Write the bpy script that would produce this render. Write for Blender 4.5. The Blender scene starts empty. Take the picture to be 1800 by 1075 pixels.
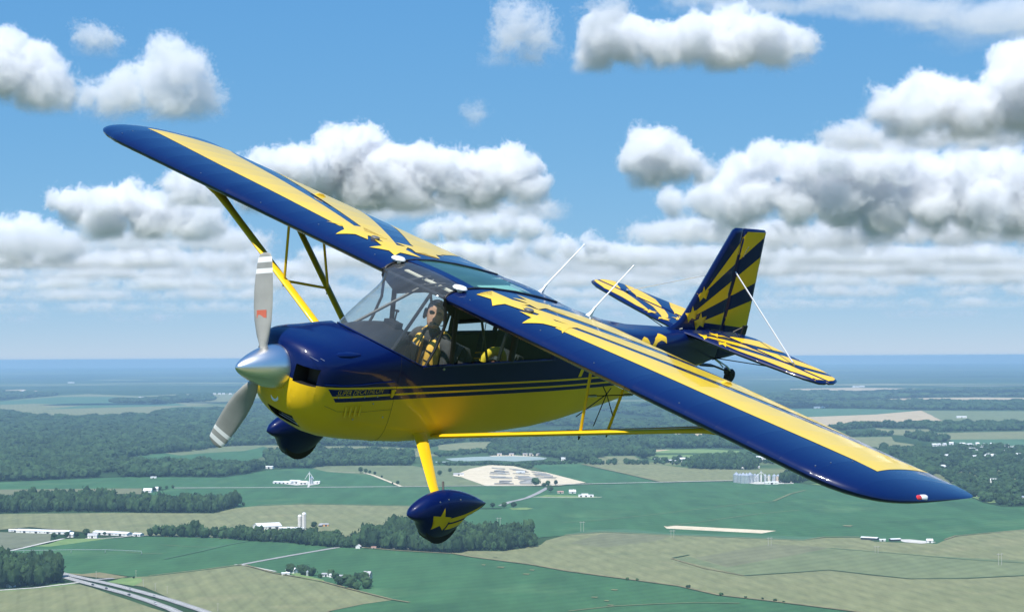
import bpy, bmesh, math, random
import numpy as np
from mathutils import Vector, Matrix

scene = bpy.context.scene
COL = scene.collection

# ------------------------------------------------------------------ camera
CAM_H = 250.0                     # metres above the fields
HORIZON = 628.0                   # photograph row of eye level
F_PX = 3400.0                     # focal length in pixels of an 1800 px wide frame
CAM_M = Matrix(((0.999986073, -0.005277704, 0.000000000),
                (0.000140430, 0.026607852, 0.999645939),
                (-0.005275836, -0.999632016, 0.026608223)))   # columns: right, down, forward
cam = bpy.data.objects.new('camera', bpy.data.cameras.new('camera'))
COL.objects.link(cam)
scene.camera = cam
cam.data.sensor_width = 36.0
cam.data.lens = 36.0 * F_PX / 1800.0
cam.data.clip_start = 0.1
cam.data.clip_end = 400000.0
_m = CAM_M
cam.matrix_world = Matrix(((_m[0][0], -_m[0][1], -_m[0][2], 0.0),
                           (_m[1][0], -_m[1][1], -_m[1][2], 0.0),
                           (_m[2][0], -_m[2][1], -_m[2][2], CAM_H),
                           (0, 0, 0, 1)))

# ------------------------------------------------------------------ sky and sun
SUN_DIR = Vector((-0.150, -0.530, 0.835)).normalized()
world = bpy.data.worlds.new('World')
scene.world = world
world.use_nodes = True
_nt = world.node_tree
_bg = _nt.nodes['Background']
_sky = _nt.nodes.new('ShaderNodeTexSky')
_sky.sky_type = 'NISHITA'
_sky.sun_disc = False
_sky.sun_elevation = math.asin(SUN_DIR.z)
_sky.sun_rotation = math.atan2(SUN_DIR.x, SUN_DIR.y)
_sky.altitude = 8000.0
_sky.air_density = 1.0
_sky.dust_density = 0.0
_sky.ozone_density = 6.0
# the clear air of the photograph is an even, saturated blue: a soft response curve per channel over the whole sky
_sep = _nt.nodes.new('ShaderNodeSeparateColor'); _com = _nt.nodes.new('ShaderNodeCombineColor')
_nt.links.new(_sky.outputs['Color'], _sep.inputs[0])
for _k, (_g, _s) in enumerate([(0.78, 1.30), (0.38, 2.52), (0.11, 5.05)]):
    _p = _nt.nodes.new('ShaderNodeMath'); _p.operation = 'POWER'; _p.inputs[1].default_value = _g
    _q = _nt.nodes.new('ShaderNodeMath'); _q.operation = 'MULTIPLY'; _q.inputs[1].default_value = _s
    _nt.links.new(_sep.outputs[_k], _p.inputs[0]); _nt.links.new(_p.outputs[0], _q.inputs[0]); _nt.links.new(_q.outputs[0], _com.inputs[_k])
_nt.links.new(_com.outputs[0], _bg.inputs['Color'])
_bg.inputs['Strength'].default_value = 0.088
sun = bpy.data.objects.new('sun', bpy.data.lights.new('sun', 'SUN'))
COL.objects.link(sun)
sun.data.energy = 5.0
sun.data.angle = math.radians(0.53)
sun.data.color = (1.0, 0.965, 0.91)
sun.rotation_euler = SUN_DIR.to_track_quat('Z', 'Y').to_euler()

scene.view_settings.view_transform = 'Standard'
scene.view_settings.look = 'None'
scene.view_settings.gamma = 1.0
scene.view_settings.exposure = 0.5
scene.view_settings.use_curve_mapping = False
scene.cycles.use_denoising = True
scene.cycles.max_bounces = 18
scene.cycles.volume_bounces = 16
scene.cycles.transparent_max_bounces = 24

# ------------------------------------------------------------------ helpers
def ray(u, v):
    """direction of the sight line through a point of the 1800 x 1075 photograph"""
    c = Vector(((u - 900.0) / F_PX, (v - 537.5) / F_PX, 1.0))
    return _m @ c

def gp(u, v, z=0.0):
    """where that sight line meets the level ground"""
    d = ray(u, v)
    t = (z - CAM_H) / d.z
    return Vector((d.x * t, d.y * t, z))

def at_depth(u, v, dist):
    d = ray(u, v)
    t = dist / d.y
    return Vector((d.x * t, dist, CAM_H + d.z * t))

def nlink(nt, a, b): nt.links.new(a, b)

def new_mat(name):
    m = bpy.data.materials.new(name)
    m.use_nodes = True
    return m, m.node_tree, m.node_tree.nodes['Principled BSDF']

def ramp(nt, src, stops):
    r = nt.nodes.new('ShaderNodeValToRGB')
    e = r.color_ramp.elements
    while len(e) < len(stops): e.new(0.5)
    for k, (p, c) in enumerate(stops):
        e[k].position = p
        e[k].color = (*c, 1.0)
    nt.links.new(src, r.inputs[0])
    return r.outputs[0]

def noise_out(nt, scale, detail=4.0, rough=0.55, coord='Object', stretch=None, dist=0.0):
    tc = nt.nodes.new('ShaderNodeTexCoord')
    src = tc.outputs[coord]
    if stretch:
        mp = nt.nodes.new('ShaderNodeMapping')
        mp.inputs['Scale'].default_value = stretch[:3]
        if len(stretch) > 3: mp.inputs['Rotation'].default_value = (0, 0, stretch[3])
        nt.links.new(src, mp.inputs['Vector']); src = mp.outputs[0]
    n = nt.nodes.new('ShaderNodeTexNoise')
    n.inputs['Scale'].default_value = scale
    n.inputs['Detail'].default_value = detail
    n.inputs['Roughness'].default_value = rough
    n.inputs['Distortion'].default_value = dist
    nt.links.new(src, n.inputs['Vector'])
    return n.outputs['Fac']

def paint(name, col, rough=0.5, metal=0.0, coat=0.0, vary=0.0, scale=8.0, spec=0.5, bump=0.0, coat_rough=0.04):
    """procedural paint, fabric or metal with a little uneven tone"""
    m, nt, b = new_mat(name)
    b.inputs['Roughness'].default_value = rough
    b.inputs['Metallic'].default_value = metal
    b.inputs['Coat Weight'].default_value = coat
    b.inputs['Coat Roughness'].default_value = coat_rough
    b.inputs['Specular IOR Level'].default_value = spec
    n = noise_out(nt, scale, 5.0)
    lo = tuple(c * (1 - vary) for c in col); hi = tuple(min(1, c * (1 + vary)) for c in col)
    nlink(nt, ramp(nt, n, [(0.3, lo), (0.7, hi)]), b.inputs['Base Color'])
    if bump:
        bp = nt.nodes.new('ShaderNodeBump'); bp.inputs['Strength'].default_value = bump; bp.inputs['Distance'].default_value = 0.01
        nlink(nt, n, bp.inputs['Height']); nlink(nt, bp.outputs[0], b.inputs['Normal'])
    return m

def mesh_obj(name, verts, faces, mats, parent=None, smooth=False, midx=None):
    me = bpy.data.meshes.new(name)
    me.from_pydata([tuple(v) for v in verts], [], faces)
    for m in (mats if isinstance(mats, (list, tuple)) else [mats]): me.materials.append(m)
    if midx is not None: me.polygons.foreach_set('material_index', midx)
    if smooth: me.polygons.foreach_set('use_smooth', [True] * len(me.polygons))
    me.update()
    o = bpy.data.objects.new(name, me)
    COL.objects.link(o)
    if parent: o.parent = parent
    return o

def tag(o, label=None, cat=None, group=None, kind=None):
    if label: o['label'] = label
    if cat: o['category'] = cat
    if group: o['group'] = group
    if kind: o['kind'] = kind
    return o

def empty(name, loc, rz=0.0):
    o = bpy.data.objects.new(name, None)
    COL.objects.link(o)
    o.location = loc; o.rotation_euler = (0, 0, rz)
    o.empty_display_size = 0.2
    return o

def copy_tree(o, parent=None):
    c = o.copy(); COL.objects.link(c)
    if parent: c.parent = parent
    for ch in list(o.children): copy_tree(ch, c)
    return c

class MB:
    """collects shapes into one mesh"""
    def __init__(s): s.v = []; s.f = []; s.m = []
    def add(s, v, f, mi=0):
        n = len(s.v); s.v += [Vector(p) for p in v]; s.f += [tuple(i + n for i in q) for q in f]; s.m += [mi] * len(f)
    def box(s, c, d, mi=0, rz=0.0):
        x, y, z = (k / 2 for k in d); R = Matrix.Rotation(rz, 3, 'Z')
        v = [Vector(c) + R @ Vector((a * x, b * y, e * z)) for a in (-1, 1) for b in (-1, 1) for e in (-1, 1)]
        s.add(v, [(0, 1, 3, 2), (4, 6, 7, 5), (0, 4, 5, 1), (2, 3, 7, 6), (0, 2, 6, 4), (1, 5, 7, 3)], mi)
    def tube(s, pts, r, n=8, mi=0, flat=1.0, up=None, cap=True):
        pts = [Vector(p) for p in pts]; rs = r if isinstance(r, (list, tuple)) else [r] * len(pts)
        rings = []
        for i, p in enumerate(pts):
            d = (pts[min(i + 1, len(pts) - 1)] - pts[max(i - 1, 0)]).normalized()
            a = Vector(up) if up else (Vector((0, 0, 1)) if abs(d.z) < 0.9 else Vector((1, 0, 0)))
            x = (a - d * a.dot(d)).normalized(); y = d.cross(x)
            rings.append([p + x * (math.cos(t) * rs[i]) + y * (math.sin(t) * rs[i] * flat) for t in [2 * math.pi * k / n for k in range(n)]])
        s.loft(rings, mi, cap)
    def loft(s, rings, mi=0, cap=True, closed=True):
        n = len(rings[0]); v = [p for r in rings for p in r]; f = []
        for i in range(len(rings) - 1):
            for k in range(n if closed else n - 1):
                a = i * n + k; b = i * n + (k + 1) % n
                f.append((a, b, b + n, a + n))
        if cap and closed:
            f.append(tuple(range(n - 1, -1, -1))); f.append(tuple((len(rings) - 1) * n + k for k in range(n)))
        s.add(v, f, mi)
    def lathe(s, prof, axis=(0, 0, 0), n=20, mi=0, cap=True):
        """prof: (radius, z) pairs round a vertical axis"""
        rings = [[Vector((axis[0] + r * math.cos(2 * math.pi * k / n), axis[1] + r * math.sin(2 * math.pi * k / n), axis[2] + z)) for k in range(n)] for r, z in prof]
        s.loft(rings, mi, cap)
    def build(s, name, mats, parent=None, smooth=False, loc=None, auto=None):
        o = mesh_obj(name, s.v, s.f, mats, parent, smooth, s.m)
        bm = bmesh.new(); bm.from_mesh(o.data)
        bmesh.ops.recalc_face_normals(bm, faces=bm.faces)
        if auto is not None:
            for e in bm.edges:
                if len(e.link_faces) == 2 and e.calc_face_angle(0) > auto: e.smooth = False
            for f in bm.faces: f.smooth = True
        bm.to_mesh(o.data); bm.free()
        if loc is not None: o.location = loc
        return o

# ------------------------------------------------------------------ numpy gradient noise
_rng = np.random.RandomState(11)
_PERM = _rng.permutation(256).astype(np.int32)
_PERM = np.concatenate([_PERM, _PERM, _PERM])
_GRAD = _rng.normal(size=(256, 3)).astype(np.float32)
_GRAD /= np.linalg.norm(_GRAD, axis=1)[:, None]
def perlin(x, y, z):
    xi = np.floor(x).astype(np.int32); yi = np.floor(y).astype(np.int32); zi = np.floor(z).astype(np.int32)
    xf = (x - xi).astype(np.float32); yf = (y - yi).astype(np.float32); zf = (z - zi).astype(np.float32)
    fade = lambda t: t * t * t * (t * (t * 6 - 15) + 10)
    u, v, w = fade(xf), fade(yf), fade(zf)
    out = np.zeros(np.broadcast(x, y, z).shape, np.float32)
    for dx in (0, 1):
        a = _PERM[(xi + dx) & 255]
        for dy in (0, 1):
            b = _PERM[a + ((yi + dy) & 255)]
            for dz in (0, 1):
                g = _GRAD[_PERM[b + ((zi + dz) & 255)]]
                out += (g[..., 0] * (xf - dx) + g[..., 1] * (yf - dy) + g[..., 2] * (zf - dz)) * \
                       (u if dx else 1 - u) * (v if dy else 1 - v) * (w if dz else 1 - w)
    return out
# ------------------------------------------------------------------ clouds: real volumes at their real heights
def cloud_material(name, dens):
    m = bpy.data.materials.new(name); m.use_nodes = True
    nt = m.node_tree; nt.nodes.clear()
    out = nt.nodes.new('ShaderNodeOutputMaterial'); pv = nt.nodes.new('ShaderNodeVolumePrincipled')
    pv.inputs['Color'].default_value = (0.94, 0.946, 0.958, 1)
    pv.inputs['Density'].default_value = dens
    pv.inputs['Anisotropy'].default_value = 0.1
    nlink(nt, pv.outputs[0], out.inputs['Volume'])
    return m

def cloud(puffs, base, label, seed, dens=0.12, rough=1.0, voxel=2.3, depth=None, dist=None, erode=0.0, flat=0.5):
    """puffs: (u, v, radius[, squash]) in photograph pixels; the cloud stands where its flat base is 1230 m above the aircraft"""
    rnd = random.Random(seed)
    D = dist or min(60000.0, 1230.0 * F_PX / max(12.0, (HORIZON - base)))
    s = D / F_PX                                        # metres per pixel there
    u0 = min(p[0] - p[2] * 1.5 for p in puffs) - 20; u1 = max(p[0] + p[2] * 1.5 for p in puffs) + 20
    v0 = -14 + min(p[1] - p[2] * 1.45 * (p[3] if len(p) > 3 else 1) for p in puffs); v1 = base + 8
    dep = depth or min(260.0, 0.45 * (u1 - u0) + 40)
    n = [max(6, int(k / voxel)) for k in (u1 - u0, dep, v1 - v0)]
    if n[1] > 60: n[1] = 60 + (n[1] - 60) // 2
    X, Y, Z = np.meshgrid(np.linspace(u0, u1, n[0], dtype=np.float32), np.linspace(-dep / 2, dep / 2, n[1], dtype=np.float32),
                          np.linspace(v1, v0, n[2], dtype=np.float32), indexing='ij')
    f = np.full(X.shape, -9.0, np.float32)
    o = seed * 7.31
    # big slow warps break the round outline of each heap
    wx = perlin(X / 62 + o, Y / 62, Z / 62) * 26 + perlin(X / 24 + o, Y / 24, Z / 24) * 10
    wz = perlin(X / 62, Y / 62 + o, Z / 62 + 5) * 18 + perlin(X / 24, Y / 24 + o, Z / 24 + 5) * 8
    k0 = min(1.0, (base - v0) / 90.0)
    Xw = X + wx * k0; Zw = Z + wz * k0
    for p in puffs:
        u, v = p[:2]; r = p[2] * 1.08; sq = p[3] if len(p) > 3 else 1.0
        for k in range(2):
            dy = rnd.uniform(-1, 1) * max(0.0, dep / 2 - r * 1.2) if k else rnd.uniform(-.3, .3) * max(0.0, dep / 2 - r * 1.2)
            rr = r * (1.0 if k == 0 else rnd.uniform(.6, .9))
            q = (1 - np.sqrt(((Xw - u) / rr) ** 2 + ((Y - dy) / rr) ** 2 + ((Zw - v) / (rr * sq)) ** 2)) * (rr * min(1, sq) / 26.0)
            f = np.maximum(f, q)
    m = np.zeros_like(f); amp = 1.0; sc = 40.0
    for k in range(6):
        nn = perlin((X + wx) / sc + o, Y / sc + o * .7, (Z + wz) / sc + k * 9.1)
        m += amp * ((0.26 - np.abs(nn)) * 1.7 if k < 3 else nn * 1.3); amp *= 0.72; sc /= 2.0
    f = f + rough * 0.80 * m - erode - 0.14 * rough
    # flat base with soft rags hanging from it
    f = np.minimum(f, (base - Z) / 20.0 + 0.7 * flat * m)
    # crisp heads, soft flanks and base
    soft = np.clip(0.16 + 0.6 * np.clip((Z - (v0 + 0.55 * (base - v0))) / (0.45 * (base - v0) + 1), 0, 1), 0.1, 0.95)
    d = np.clip((f + 0.10) / (soft * 1.9), 0, 1) ** 1.7
    d[[0, -1]] = 0; d[:, [0, -1]] = 0; d[:, :, [0, -1]] = 0
    c = at_depth(900, HORIZON, D)
    org = at_depth(u0, v1, D); top = at_depth(u1, v0, D)
    size = Vector((top.x - org.x, dep * s, top.z - org.z))
    me = bpy.data.meshes.new('cloud')
    me.vertices.add(d.size)
    P = np.stack(np.meshgrid(*[np.linspace(0, q, k, dtype=np.float32) for q, k in zip(size, n)], indexing='ij'), -1)
    me.vertices.foreach_set('co', P.ravel())
    a = me.attributes.new('den', 'FLOAT', 'POINT'); a.data.foreach_set('value', d.ravel().astype(np.float32))
    ob = bpy.data.objects.new('cloud', me); COL.objects.link(ob)
    ob.location = (org.x, D - dep * s / 2, org.z)
    ng = bpy.data.node_groups.new('cloud_volume', 'GeometryNodeTree')
    ng.interface.new_socket('Geometry', in_out='INPUT', socket_type='NodeSocketGeometry')
    ng.interface.new_socket('Geometry', in_out='OUTPUT', socket_type='NodeSocketGeometry')
    N = ng.nodes; L = ng.links
    gi = N.new('NodeGroupInput'); go = N.new('NodeGroupOutput')
    vc = N.new('GeometryNodeVolumeCube')
    vc.inputs['Min'].default_value = (0, 0, 0); vc.inputs['Max'].default_value = size
    for k, q in zip(('Resolution X', 'Resolution Y', 'Resolution Z'), n): vc.inputs[k].default_value = q
    pos = N.new('GeometryNodeInputPosition'); sx = N.new('ShaderNodeSeparateXYZ'); L.new(pos.outputs[0], sx.inputs[0])
    def idx(axis, q, k):
        mm = N.new('ShaderNodeMath'); mm.operation = 'MULTIPLY'; L.new(sx.outputs[axis], mm.inputs[0]); mm.inputs[1].default_value = (k - 1) / q
        r = N.new('ShaderNodeMath'); r.operation = 'ROUND'; L.new(mm.outputs[0], r.inputs[0]); return r.outputs[0]
    def im(op, p, q):
        mm = N.new('FunctionNodeIntegerMath'); mm.operation = op; L.new(p, mm.inputs[0])
        if isinstance(q, int): mm.inputs[1].default_value = q
        else: L.new(q, mm.inputs[1])
        return mm.outputs[0]
    I = im('ADD', im('MULTIPLY', idx('X', size.x, n[0]), n[1] * n[2]), im('ADD', im('MULTIPLY', idx('Y', size.y, n[1]), n[2]), idx('Z', size.z, n[2])))
    si = N.new('GeometryNodeSampleIndex'); si.data_type = 'FLOAT'; si.domain = 'POINT'
    na = N.new('GeometryNodeInputNamedAttribute'); na.data_type = 'FLOAT'; na.inputs[0].default_value = 'den'
    L.new(gi.outputs[0], si.inputs['Geometry']); L.new(na.outputs[0], si.inputs['Value']); L.new(I, si.inputs['Index'])
    L.new(si.outputs[0], vc.inputs['Density'])
    sm = N.new('GeometryNodeSetMaterial'); L.new(vc.outputs[0], sm.inputs[0]); sm.inputs['Material'].default_value = cloud_material('cloud_vapour', dens * 0.72 / s)
    L.new(sm.outputs[0], go.inputs[0])
    md = ob.modifiers.new('volume', 'NODES'); md.node_group = ng
    tag(ob, label, kind='stuff')
    return ob

cloud([(600,268,40),(635,258,36),(668,280,30),(680,310,45),(560,305,45),(520,295,35),(470,305,38),(430,310,28),(740,305,42),(800,315,45),(780,295,28),(860,325,45),(890,290,30),(910,308,36),(930,340,32),(640,330,55),(540,335,48),(440,335,35),(840,345,45),(720,345,48)], 372,
      'towering white cumulus with a bright head behind the raised wing', 1, dens=.14)
cloud([(320,328,28),(345,342,32),(312,348,22),(375,347,26)], 366, 'small cumulus just left of the large one behind the raised wing', 2)
cloud([(20,95,36),(60,115,40),(10,135,45),(90,155,38),(60,165,40),(110,172,26),(-40,120,60),(-60,165,40)], 200, 'grey-white cumulus at the upper left edge', 3, dens=.09, voxel=2.8)
cloud([(300,112,34),(330,132,36),(280,152,44),(345,172,38),(230,167,34),(190,172,30),(310,185,42),(150,172,22)], 214, 'ragged cumulus above the raised wing tip', 4, dens=.05, rough=1.5, voxel=2.8)
cloud([(165,72,18),(188,80,18),(150,62,9)], 98, 'small torn puff at the upper left', 5, dens=.05, rough=1.5, voxel=2.6)
cloud([(915,45,26),(893,72,20),(945,58,22),(880,102,16),(942,98,18),(905,22,12),(955,80,14)], 118, 'wispy torn cloud at the top centre', 6, dens=.035, rough=1.9, voxel=2.6)
cloud([(1062,72,38),(1100,78,44),(1160,88,40),(1220,72,44),(1288,48,34),(1312,78,44),(1275,92,44),(1365,92,36),(1408,90,24),(1340,64,30),(1050,96,34)], 128, 'broad flat-based cumulus above the tail', 7, dens=.10, voxel=2.8)
cloud([(1052,30,22),(1075,20,20),(1040,50,14)], 66, 'thin veil at the left end of the upper cumulus', 71, dens=.035, rough=1.6)
cloud([(835,204,15,1.2)], 224, 'tiny faint puff in the open sky over the cabin', 8, dens=.03, voxel=2.2)
cloud([(1142,256,32),(1165,268,36),(1122,282,26),(1190,292,32),(1150,306,36),(1215,290,24),(1233,304,20)], 334, 'rounded cumulus left of the fin', 9, dens=.12)
cloud([(1560,188,34),(1610,168,36),(1660,188,46),(1720,198,50),(1600,208,40),(1780,192,50),(1790,125,46),(1760,152,32),(1850,150,75),(1690,215,46)], 250, 'tall heaped cumulus at the right edge', 10, dens=.10, voxel=3.8)
cloud([(1300,305,34),(1350,280,34),(1400,295,34),(1450,290,34),(1500,295,40),(1560,290,34),(1620,305,38),(1690,312,44),(1760,315,48),(1330,352,40),(1400,355,44),(1480,355,50),(1560,365,50),(1640,365,50),(1720,370,50),(1790,375,54),(1190,357,24),(1250,355,34),(1290,372,40),(1850,345,64)], 428,
      'long grey-based cumulus bank at the right behind the tail', 11, dens=.10, voxel=4.2)
cloud([(140,367,30),(190,367,33),(230,358,30),(270,372,35),(320,382,36),(370,392,26),(180,396,38),(260,402,38),(105,352,14),(340,405,30)], 424, 'flat white cumulus under the raised wing at the left', 12, dens=.12)
cloud([(10,417,30),(50,412,26),(90,427,26),(130,432,22),(30,442,34),(100,446,30),(-30,425,40)], 468, 'low white cumulus at the left edge', 13, dens=.12)
cloud([(800,407,22),(850,402,25),(890,398,22),(930,407,22),(760,412,19),(958,414,12)], 430, 'narrow cumulus bank above the cabin roof', 14, dens=.12, voxel=2.6)
cloud([(800,448,18),(838,450,20),(860,458,12)], 470, 'little white cumulus behind the skylight', 15, dens=.16, voxel=2.2)
cloud([(910,440,19),(958,437,21),(1000,442,21),(1040,434,17),(1060,440,10)], 461, 'low cumulus behind the whip antennas', 16, dens=.11, voxel=2.4)
cloud([(1095,460,18),(1138,454,19),(1180,460,19),(1210,466,12)], 480, 'low cumulus between antenna and fin', 17, dens=.11, voxel=2.4)
cloud([(1360,432,16),(1390,428,18),(1430,436,16),(1470,425,18),(1510,432,18),(1550,438,14)], 452, 'low cumulus just right of the fin', 18, dens=.10, voxel=2.6)
cloud([(360,462,20),(410,458,23),(455,453,20),(320,467,16)], 483, 'low cumulus between the wing struts', 19, dens=.09, voxel=2.6)
_r = random.Random(9)
def veil(u0, u1, v, base, label, seed, n=14, r=(26, 46), dens=.05, sq=.42):
    cloud([(u0 + (u1-u0) * (k + _r.uniform(.1, .9)) / n, v + _r.uniform(-9, 9), _r.uniform(*r), sq) for k in range(n)], base, label, seed, dens=dens, voxel=3.6, rough=1.2)
veil(1130, 1880, 418, 440, 'grey flat shelf under the long cumulus bank at the right', 31, 16, (30, 60), .06)
veil(500, 960, 372, 388, 'grey flat shelf under the towering cumulus', 32, 9, (28, 52), .05)
veil(-60, 430, 432, 452, 'grey flat shelf under the left cumulus', 33, 10, (28, 50), .05)
veil(560, 1120, 470, 486, 'long grey cloud shelf behind the cabin roof', 34, 12, (24, 44), .05)
veil(1150, 1860, 472, 490, 'long grey cloud shelf behind the fin', 35, 14, (26, 46), .05)
veil(1480, 1880, 250, 268, 'grey shelf under the tall cumulus at the right edge', 36, 8, (28, 52), .05)
# rows of far flat clouds towards the horizon
_r = random.Random(5)
for row, (v, cnt, hgt, dn, er) in enumerate([(474, 15, 16, .09, .05), (492, 16, 13, .08, .05), (511, 17, 12, .075, .05), (530, 17, 10, .06, .08), (549, 17, 8, .045, .1), (566, 13, 6, .025, .15)]):
    pf = []
    for k in range(cnt):
        u = -80 + (k + _r.uniform(-.3, 1.3)) * 1960 / cnt
        for j in range(_r.randint(4, 6)):
            pf.append((u + _r.uniform(-90, 90), v - hgt * _r.uniform(.2, 1.1), hgt * _r.uniform(1.8, 4.6), .36))
    cloud(pf, v, 'rows of small flat clouds low over the horizon', 40 + row, dens=dn, voxel=4.0, depth=130, rough=.9, erode=er)
# ice cloud high on the right
cloud([(1250,4,60,.12),(1350,6,70,.12),(1450,8,70,.14),(1560,12,80,.16),(1660,22,80,.2),(1760,30,90,.25),(1650,46,50,.14),(1720,60,60,.18),(1790,60,60,.25),(1700,82,50,.14),(1850,20,90,.3)], 110,
      'thin streaked ice cloud across the upper right corner', 60, dens=.018, rough=.45, voxel=5.0, depth=200, dist=14000.0)
# ------------------------------------------------------------------ land
def land_material(name, cols, scale, stretch=None, rough=0.95, fine=None, row=None):
    """crop, grass or soil: two or three tones in broad drifts, with a finer grain and faint drill rows"""
    m, nt, b = new_mat(name)
    b.inputs['Roughness'].default_value = rough; b.inputs['Specular IOR Level'].default_value = 0.15
    n = noise_out(nt, scale, 6.0, 0.6, 'Object', stretch)
    k = len(cols)
    col = ramp(nt, n, [(0.32 + 0.36 * i / (k - 1), c) for i, c in enumerate(cols)])
    if fine:
        n2 = noise_out(nt, fine[0], 3.0, 0.6, 'Object', row)
        mx = nt.nodes.new('ShaderNodeMix'); mx.data_type = 'RGBA'; mx.blend_type = 'MULTIPLY'; mx.inputs[0].default_value = 1.0
        nlink(nt, col, mx.inputs[6])
        nlink(nt, ramp(nt, n2, [(0.3, (1 - fine[1],) * 3), (0.7, (1 + fine[1],) * 3)]), mx.inputs[7])
        col = mx.outputs[2]
    if row:                                   # tramlines left by the sprayer, every two dozen metres
        tc = nt.nodes.new('ShaderNodeTexCoord'); mp = nt.nodes.new('ShaderNodeMapping'); mp.inputs['Rotation'].default_value = (0, 0, row[3] + .35)
        nlink(nt, tc.outputs['Object'], mp.inputs['Vector'])
        wv = nt.nodes.new('ShaderNodeTexWave'); wv.inputs['Scale'].default_value = .013; wv.inputs['Distortion'].default_value = .6; wv.inputs['Detail'].default_value = 2.0; wv.inputs['Detail Scale'].default_value = .3
        nlink(nt, mp.outputs[0], wv.inputs['Vector'])
        mx = nt.nodes.new('ShaderNodeMix'); mx.data_type = 'RGBA'; mx.blend_type = 'MULTIPLY'; mx.inputs[0].default_value = 1.0
        nlink(nt, col, mx.inputs[6]); nlink(nt, ramp(nt, wv.outputs['Fac'], [(.0, (.90, .90, .90)), (.12, (1, 1, 1)), (.8, (1, 1, 1)), (1.0, (1.07, 1.06, 1.05))]), mx.inputs[7]); col = mx.outputs[2]
    nlink(nt, col, b.inputs['Base Color'])
    return m

LM = {
 'soy': land_material('soybean_crop', [(.032,.090,.038), (.045,.118,.047), (.039,.108,.044), (.066,.142,.058)], .0045, fine=(.03, .16), row=(1, .15, 1, .5)),
 'soyb': land_material('soybean_crop_pale', [(.055,.125,.066), (.066,.142,.074)], .006, fine=(.02, .10), row=(1, .15, 1, .5)),
 'corn': land_material('tasselled_corn', [(.140,.158,.076), (.185,.193,.094), (.160,.174,.083), (.212,.210,.106)], .005, fine=(.09, .14), row=(1, .2, 1, -.6)),
 'cornd': land_material('tasselled_corn_dark', [(.140,.150,.082), (.158,.165,.090)], .008, fine=(.04, .14), row=(1, .2, 1, .4)),
 'corng': land_material('corn_greener', [(.125,.158,.076), (.150,.176,.086)], .008, fine=(.04, .14), row=(1, .2, 1, .4)),
 'grass': land_material('mown_grass', [(.12,.20,.065), (.18,.25,.09)], .03, fine=(.1, .15)),
 'tan': land_material('ripe_stubble', [(.36,.28,.17), (.44,.35,.22), (.40,.32,.21)], .01, fine=(.04, .12)),
 'sand': land_material('bare_sand', [(.52,.44,.30), (.62,.54,.40)], .03, fine=(.1, .12)),
 'dark': land_material('dark_fallow', [(.130,.145,.090), (.155,.165,.105)], .01, fine=(.05, .14)),
 'gravel': land_material('pale_gravel', [(.42,.41,.37), (.55,.53,.48)], .06, fine=(.2, .12)),
 'asphalt': land_material('worn_concrete', [(.24,.24,.23), (.31,.305,.29)], .05, fine=(.2, .10)),
 'verge': land_material('dry_verge', [(.16,.15,.075), (.22,.19,.10)], .03, fine=(.1, .2)),
 'canopy': land_material('distant_woodland', [(.026,.055,.024), (.036,.072,.032), (.046,.085,.038)], .004, fine=(.02, .35)),
}
# far country: woods with strips of fields, told apart only as tone
def country_material():
    m, nt, b = new_mat('far_country')
    b.inputs['Roughness'].default_value = 1.0; b.inputs['Specular IOR Level'].default_value = 0.0
    n = noise_out(nt, .00035, 6.0, .55, 'Object', (.45, 1, 1))
    n2 = noise_out(nt, .012, 4.0, .6)
    base = ramp(nt, n, [(.28, (.018,.042,.020)), (.44, (.040,.076,.034)), (.50, (.022,.048,.022)), (.57, (.055,.10,.045)), (.61, (.19,.20,.10)), (.66, (.035,.068,.03))])
    mx = nt.nodes.new('ShaderNodeMix'); mx.data_type = 'RGBA'; mx.blend_type = 'MULTIPLY'; mx.inputs[0].default_value = 1.0
    nlink(nt, base, mx.inputs[6]); nlink(nt, ramp(nt, n2, [(.3, (.75,)*3), (.7, (1.3,)*3)]), mx.inputs[7])
    nlink(nt, mx.outputs[2], b.inputs['Base Color'])
    return m
ground = mesh_obj('ground', [(-60000,-20000,0),(60000,-20000,0),(60000,58500,0),(-60000,58500,0)], [(0,1,2,3)], country_material())
tag(ground, kind='structure')

_layer = [0]
def patch(name, kind, pts, z=None, jag=0.0):
    """one level patch of land; pts in photograph pixels, each laid slightly above the one before"""
    _layer[0] += 1
    zz = z if z is not None else 0.05 + 0.015 * _layer[0]
    P = [gp(u, v) for u, v in pts]
    if jag:
        rnd = random.Random(_layer[0]); Q = []
        for a, b in zip(P, P[1:] + P[:1]):
            n = max(1, min(14, int((b - a).length / 60)))
            d = (b - a); nrm = Vector((-d.y, d.x, 0)).normalized()
            for i in range(n):
                Q.append(a + d * (i / n) + (nrm * rnd.uniform(-jag, jag) if i else Vector()))
        P = Q
    bm = bmesh.new()
    vs = [bm.verts.new((p.x, p.y, zz)) for p in P]
    f = bm.faces.new(vs)
    bmesh.ops.triangulate(bm, faces=[f])
    bmesh.ops.recalc_face_normals(bm, faces=bm.faces)
    if sum(fc.normal.z for fc in bm.faces) < 0: bmesh.ops.reverse_faces(bm, faces=bm.faces)
    me = bpy.data.meshes.new(name); bm.to_mesh(me); bm.free()
    me.materials.append(LM[kind])
    o = bpy.data.objects.new(name, me); COL.objects.link(o)
    return tag(o, kind='structure')

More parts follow.
